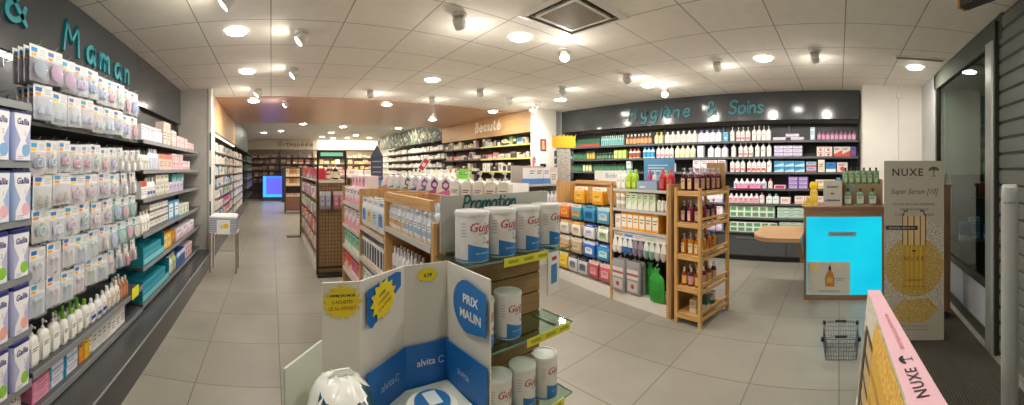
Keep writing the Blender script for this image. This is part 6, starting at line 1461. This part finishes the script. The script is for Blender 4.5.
new('base', MB().box(0, .68, .02, .45, 0, .15, OFFW).build('base', 0), gl); new('back_panel', MB().box(0, .68, .42, .44, .151, 1.5, mat('#b9b2a6', .5)).build('back_panel', 0), gl)
for x in (0, .665): new('side_panel', MB().box(x, x+.015, .02, .419, .151, 1.24, WHITE).build('side_panel', 0), gl)
for z in (1.22, .9, .55): 
    s = new('shelf', MB().box(.016, .664, .02, .419, z-.02, z, mat('#6a5c50', .5)).build('shelf', 0), gl)
    new('price_rail', MB().box(.016, .664, .012, .0195, z-.028, z+.002, LGREY).build('price_rail', 0), s)
GW = Frame(3.45, 3.98, 0)
run(GW, 'top shelf of the white gondola', .03, .04, 1.22, [(carton(.14, .14, .25, '#e9e9ec', '#5f8fd6', 'band'), 'blue-based white box', 3, {'pitch': .15}), (carton(.15, .14, .26, '#efe2dc', '#e8cfc8', 'top'), 'pale pink box', 1)])
place(bottle(.06, .05, .2, '#e88a94', '#f2d0d4', '#f4e4e4'), GW.at(.2, .12, 1.22+.252), 0, 'pink bottle standing on the blue-based boxes of the white gondola')
run(GW, 'middle shelf of the white gondola', .03, .04, .9, [(bottle(.07, .06, .2, '#f0eef0', '#e9dce2', '#f6f4f6', band='#d9b9c9'), 'white pink-labelled bottle', 8, {'pitch': .078})])
run(GW, 'lower shelf of the white gondola', .03, .04, .55, [(bottle(.07, .06, .2, '#f2f0f0', '#e9e6e6', '#f6f4f6', band='#c9c4d4'), 'white grey-labelled bottle', 8, {'pitch': .078})])

# ------------------------------------------------------------------ middle distance: gondolas along the aisle
def simple_gondola(x0, x1, y0, y1, top, label, zs, side='#8a6a4a', name='aisle_gondola', end=None):
    t = thing(name, label, 'shelving')
    new('base', MB().box(x0+.01, x1-.01, y0+.01, y1-.01, 0, .12, mat('#d9d4cb', .5)).build('base', 0), t)
    xm = (x0+x1)/2
    new('spine_panel', MB().box(xm-.01, xm+.01, y0+.02, y1-.02, .121, top-.022, mat('#7d6248', .6)).build('spine_panel', 0), t)
    new('end_panel', MB().box(x0, x1, y0, y0+.018, .0, top-.022, end or wood('#94704a', '#b08a5e', 'z')).build('end_panel', 0), t)
    new('end_panel', MB().box(x0, x1, y1-.018, y1, .0, top-.022, end or wood('#94704a', '#b08a5e', 'z')).build('end_panel', 0), t)
    new('top_board', MB().box(x0, x1, y0, y1, top-.02, top, mat('#cfc6b6', .5)).build('top_board', 0), t)
    for z in zs:
        for xa, xb in ((x0+.005, xm-.011), (xm+.011, x1-.005)): new('shelf', MB().box(xa, xb, y0+.02, y1-.02, z-.018, z, mat('#6f5a48', .5)).build('shelf', 0), t)
    return t
MZ = [1.02, .78, .54, .30]
mg = simple_gondola(.62, 1.06, 4.95, 7.5, 1.30, 'long aisle gondola with a black wire mesh end facing the viewer', MZ)
mp = thing('mesh_frame', 'tall black frame with wire mesh panel standing at the near end of the aisle gondola', 'display frame', (.62, 4.86, 0))
BK = mat('#1d1a18', .45)
for x in (0, .385): new('post', MB().box(x, x+.024, 0, .024, 0, 1.70, BK).build('post', 0), mp)
new('header', MB().box(.025, .384, .0, .024, 1.60, 1.70, BK).build('header', 0), mp); b = MB().box(.05, .36, -.003, -.0005, 1.625, 1.675, mat('#5f9a80', .4, 0, .5)); new('header_strip', b.build('header_strip', 0), mp)
new('foot', MB().box(0, .41, -.10, .07, .0, .025, BK).build('foot', 0), mp)
b = MB()
for i in range(9): b.box(.04+i*.041, .044+i*.041, .008, .012, .12, 1.26, BK)
for k in range(24): b.box(.025, .384, .012, .016, .12+k*.0495, .124+k*.0495, BK)
new('wire_mesh', b.build('wire_mesh', 0), mp)
new('cross_rail', MB().box(.025, .384, .002, .022, 1.262, 1.285, mat('#d9cdb8', .5)).build('cross_rail', 0), mp)
new('bottom_rail', MB().box(.025, .384, .002, .022, .095, .119, BK).build('bottom_rail', 0), mp)
for i, u in enumerate((.07, .15, .26, .34)):
    new('hook', MB().tube([(0, .012, 0), (0, -.03, 0), (0, -.038, .01)], .003, BK, 5).build('hook'), mp, (u, -.0005, 1.15))
    place(pouch(.07, .24, ('#8d8a96', '#a8606a')[i//2], '#c9c4c0', ('#a5a2ac', '#c99aa0')[i//2], .03, name='hanging_bag'), (.62+u, 4.86-.012, 1.1335), 0, f"{('grey', 'dusky red')[i//2]} narrow bag, {('left', 'right')[i % 2]} of its pair on the black wire mesh")
AF = Frame(0, 0, -90)
cols = {0: [('#e8452f', 'red-orange'), ('#d9364a', 'red')], 1: [('#e9e2d6', 'cream'), ('#b890c9', 'lilac'), ('#f0e8dc', 'ivory')], 2: [('#e9dccb', 'beige'), ('#8fc05a', 'green'), ('#e9e2d6', 'pale')], 3: [('#e0703a', 'orange'), ('#f0dcc0', 'sand'), ('#d9504a', 'coral')], 4: [('#e9d9b4', 'straw'), ('#d9c49a', 'tan'), ('#efe8da', 'off-white')]}
for j, z in enumerate([1.30] + MZ):
    u = -7.42; n = 0
    while u < -5.05:
        c, cn = cols[j][(n) % len(cols[j])]; wv = (.12, .16, .14)[n % 3]; n += 1
        p = carton(wv, .12, round(.15+.02*(n % 2), 2) if j else .16, c, rnd.choice(('#f4efe6', '#c9b9a8', '#d94a4a', '#6a8fc0')), ('band', 'window', 'slant')[n % 3], name='aisle_box')
        place(p, AF.at(u+wv/2, .635+.06, z+.001), AF.a, f"{cn} box, {nth(n)} from left on {('top board', 'first shelf', 'second shelf', 'third shelf', 'bottom shelf')[j]} of the mesh-ended gondola", f"boxes on the mesh-ended gondola")
        u += wv + .012
for i, (x, yv, c, nm) in enumerate(((.80, 5.1, '#b02a34', 'dark red'), (.92, 5.12, '#2e2c30', 'black'), (.98, 5.3, '#c9a85a', 'gold'), (.86, 5.35, '#8a3038', 'wine'), (.8, 5.6, '#d9cbb0', 'cream'), (.95, 5.62, '#6a7a4a', 'olive'), (.9, 5.9, '#b9913f', 'ochre'))):
    place(bottle(.08, .07, .2, c, '#e2d4b4', '#e9dfc8', 'round') if i % 2 else jar(.1, .12, c, '#d9c9a4', '#efe2c4'), (x, yv, 1.301), 0, f"{nm} {'bottle' if i % 2 else 'jar'} on the top board of the mesh-ended gondola")
g2 = simple_gondola(1.25, 1.85, 5.6, 8.0, 1.32, 'further aisle gondola topped with red and white boxes', [1.0, .7, .4])
for i in range(10): place(carton(.16, .12, .13, ('#d9402f', '#efe9e2', '#e8553f')[i % 3], '#f4ece2', 'window', name='aisle_box'), (1.37 + (.0 if i % 2 else .22), 5.75+i*.21, 1.321), radians(-20), f"{('red', 'white', 'orange-red')[i % 3]} box, {nth(i+1)} from the front on top of the further aisle gondola", None)
g3 = simple_gondola(1.78, 2.36, 3.62, 5.1, 1.27, 'pine-ended aisle gondola behind the domed gift boxes', [1.0, .7, .4])
for i in range(9):
    for q in range(3):
        c = ('#e9e4da', '#efe6d0', '#e0dcd8')[(i+q) % 3]
        if q == 2 and i in (0, 1): c = '#6fbf2f'
        if q == 2 and i == 2: c = '#d9703a'
        p = bottle(.08, .07, (.15, .18, .2)[q], c, '#d9d2c4', '#f2eee4', 'oval') if c[1] in 'e' and q < 2 else carton(.11, .09, (.14, .16, .17)[q], c, '#f0ead8', 'band', name='aisle_box')
        place(p, (1.86+q*.19, 3.72+i*.15, 1.271), radians(-35), f"{('pale bottle', 'cream bottle', 'white box')[q] if c[1] == 'e' else ('green box' if 'bf' in c else 'orange box')}, {nth(i+1)} from the front in the {('left', 'middle', 'right')[q]} row, pine-ended gondola top", f"mixed goods on the pine-ended gondola")
rs_ = thing('tilted_sign', 'dark red tilted price sign on a stem above the pine-ended gondola', 'sign', (1.957, 4.395, 1.271), radians(-24))
new('stem', MB().tube([(0, .0, 0), (.01, 0, .2)], .006, STEEL, 6).build('stem'), rs_); new('foot', MB().lathe([(.04, 0), (.036, .008), (.008, .012)], STEEL, 14).build('foot'), rs_)
b = MB(); M_ = Matrix.Translation((.02, -.0, .24)) @ Matrix.Rotation(radians(35), 4, 'Y'); b.box(-.045, .045, -.008, -.002, -.09, .09, mat('#e8e0d8', .5), M_); b.rect(-.036, .036, -.08, .08, -.0086, mat('#a8323c', .5), M_); b.rect(-.02, .02, -.03, .02, -.0092, mat('#e6c9c4', .5), M_); new('sign_face', b.build('sign_face', 0), rs_)
to = thing('pointed_totem', 'dark slate pointed cardboard totem with pale bands rising behind the gift boxes', 'display', (1.50, 4.98, 0), radians(-17))
b = MB(); TS = mat('#4f5668', .5)
b.box(-.085, .085, -.085, .085, 0, 1.62, TS); new('totem_body', b.build('totem_body', 0), to)
new('pointed_cap', MB().add([(-.09, -.09, 1.621), (.09, -.09, 1.621), (.09, .09, 1.621), (-.09, .09, 1.621), (0, 0, 1.80)], [(3, 2, 1, 0), (0, 1, 4), (1, 2, 4), (2, 3, 4), (3, 0, 4)], mat('#434a5c', .5)).build('pointed_cap', 0), to)
for k, z in enumerate((1.35, 1.42, 1.49, 1.57)): new('pale_band', MB().box(-.065, .065, -.089, -.0855, z-.02, z-.006, mat('#aeb6c9', .5)).build('pale_band', 0), to)
new('blue_base_panel', MB().box(-.086, .086, -.089, -.0855, 1.10, 1.30, mat('#6f9ccf', .5)).build('blue_base_panel', 0), to)
# wooden rack deeper in the aisle and slim pole
wr = thing('wooden_rack', 'brown wooden display rack standing in the aisle before the far counter', 'display rack', (.45, 11.8, 0))
new('rack_back', MB().box(0, .56, .3, .33, .05, 1.5, mat('#5f4534', .6)).build('rack_back', 0), wr)
for x in (0, .53): new('side_frame', MB().box(x, x+.03, 0, .299, .0, 1.5, mat('#4a3628', .6)).build('side_frame', 0), wr)
for z in (1.2, .9, .55, .12): new('shelf', MB().box(.031, .529, 0, .299, z-.02, z, mat('#8a6a4c', .5)).build('shelf', 0), wr)
new('lower_panel', MB().box(.031, .529, .0, .012, .122, .529, mat('#7d5a44', .6)).build('lower_panel', 0), wr)
for j, z in enumerate((1.2, .9, .55)):
    for i in range(4): place(carton(.11, .12, (.26, .24, .1)[j], ('#d9c49a', '#b5763a', '#c98a4a', '#cdbb94')[i] if j < 2 else ('#cfa08c', '#d9b4a4', '#c9988a', '#e0beb0')[i], '#e9dcc0', 'band', name='kraft_box'), (.45+.095+i*.122, 11.9, z+.001), 0, f"kraft-toned box, {nth(i+1)} from left on {nth(j+1)} shelf of the wooden aisle rack", 'boxes on the wooden aisle rack')
pp = thing('sign_pole', 'thin black sign pole with a flat foot standing in the aisle', 'post', (.60, 7.75, 0))
new('pole', MB().tube([(.03, 0, .02), (.03, 0, 1.45)], .012, BK, 8).build('pole'), pp); new('foot', MB().box(-.26, .06, -.1, .1, 0, .02, mat('#3a322c', .5)).build('foot', 0), pp); new('cap', MB().lathe([(.016, 1.45), (.016, 1.47), (.006, 1.48)], BK, 10, .03, 0).build('cap'), pp)
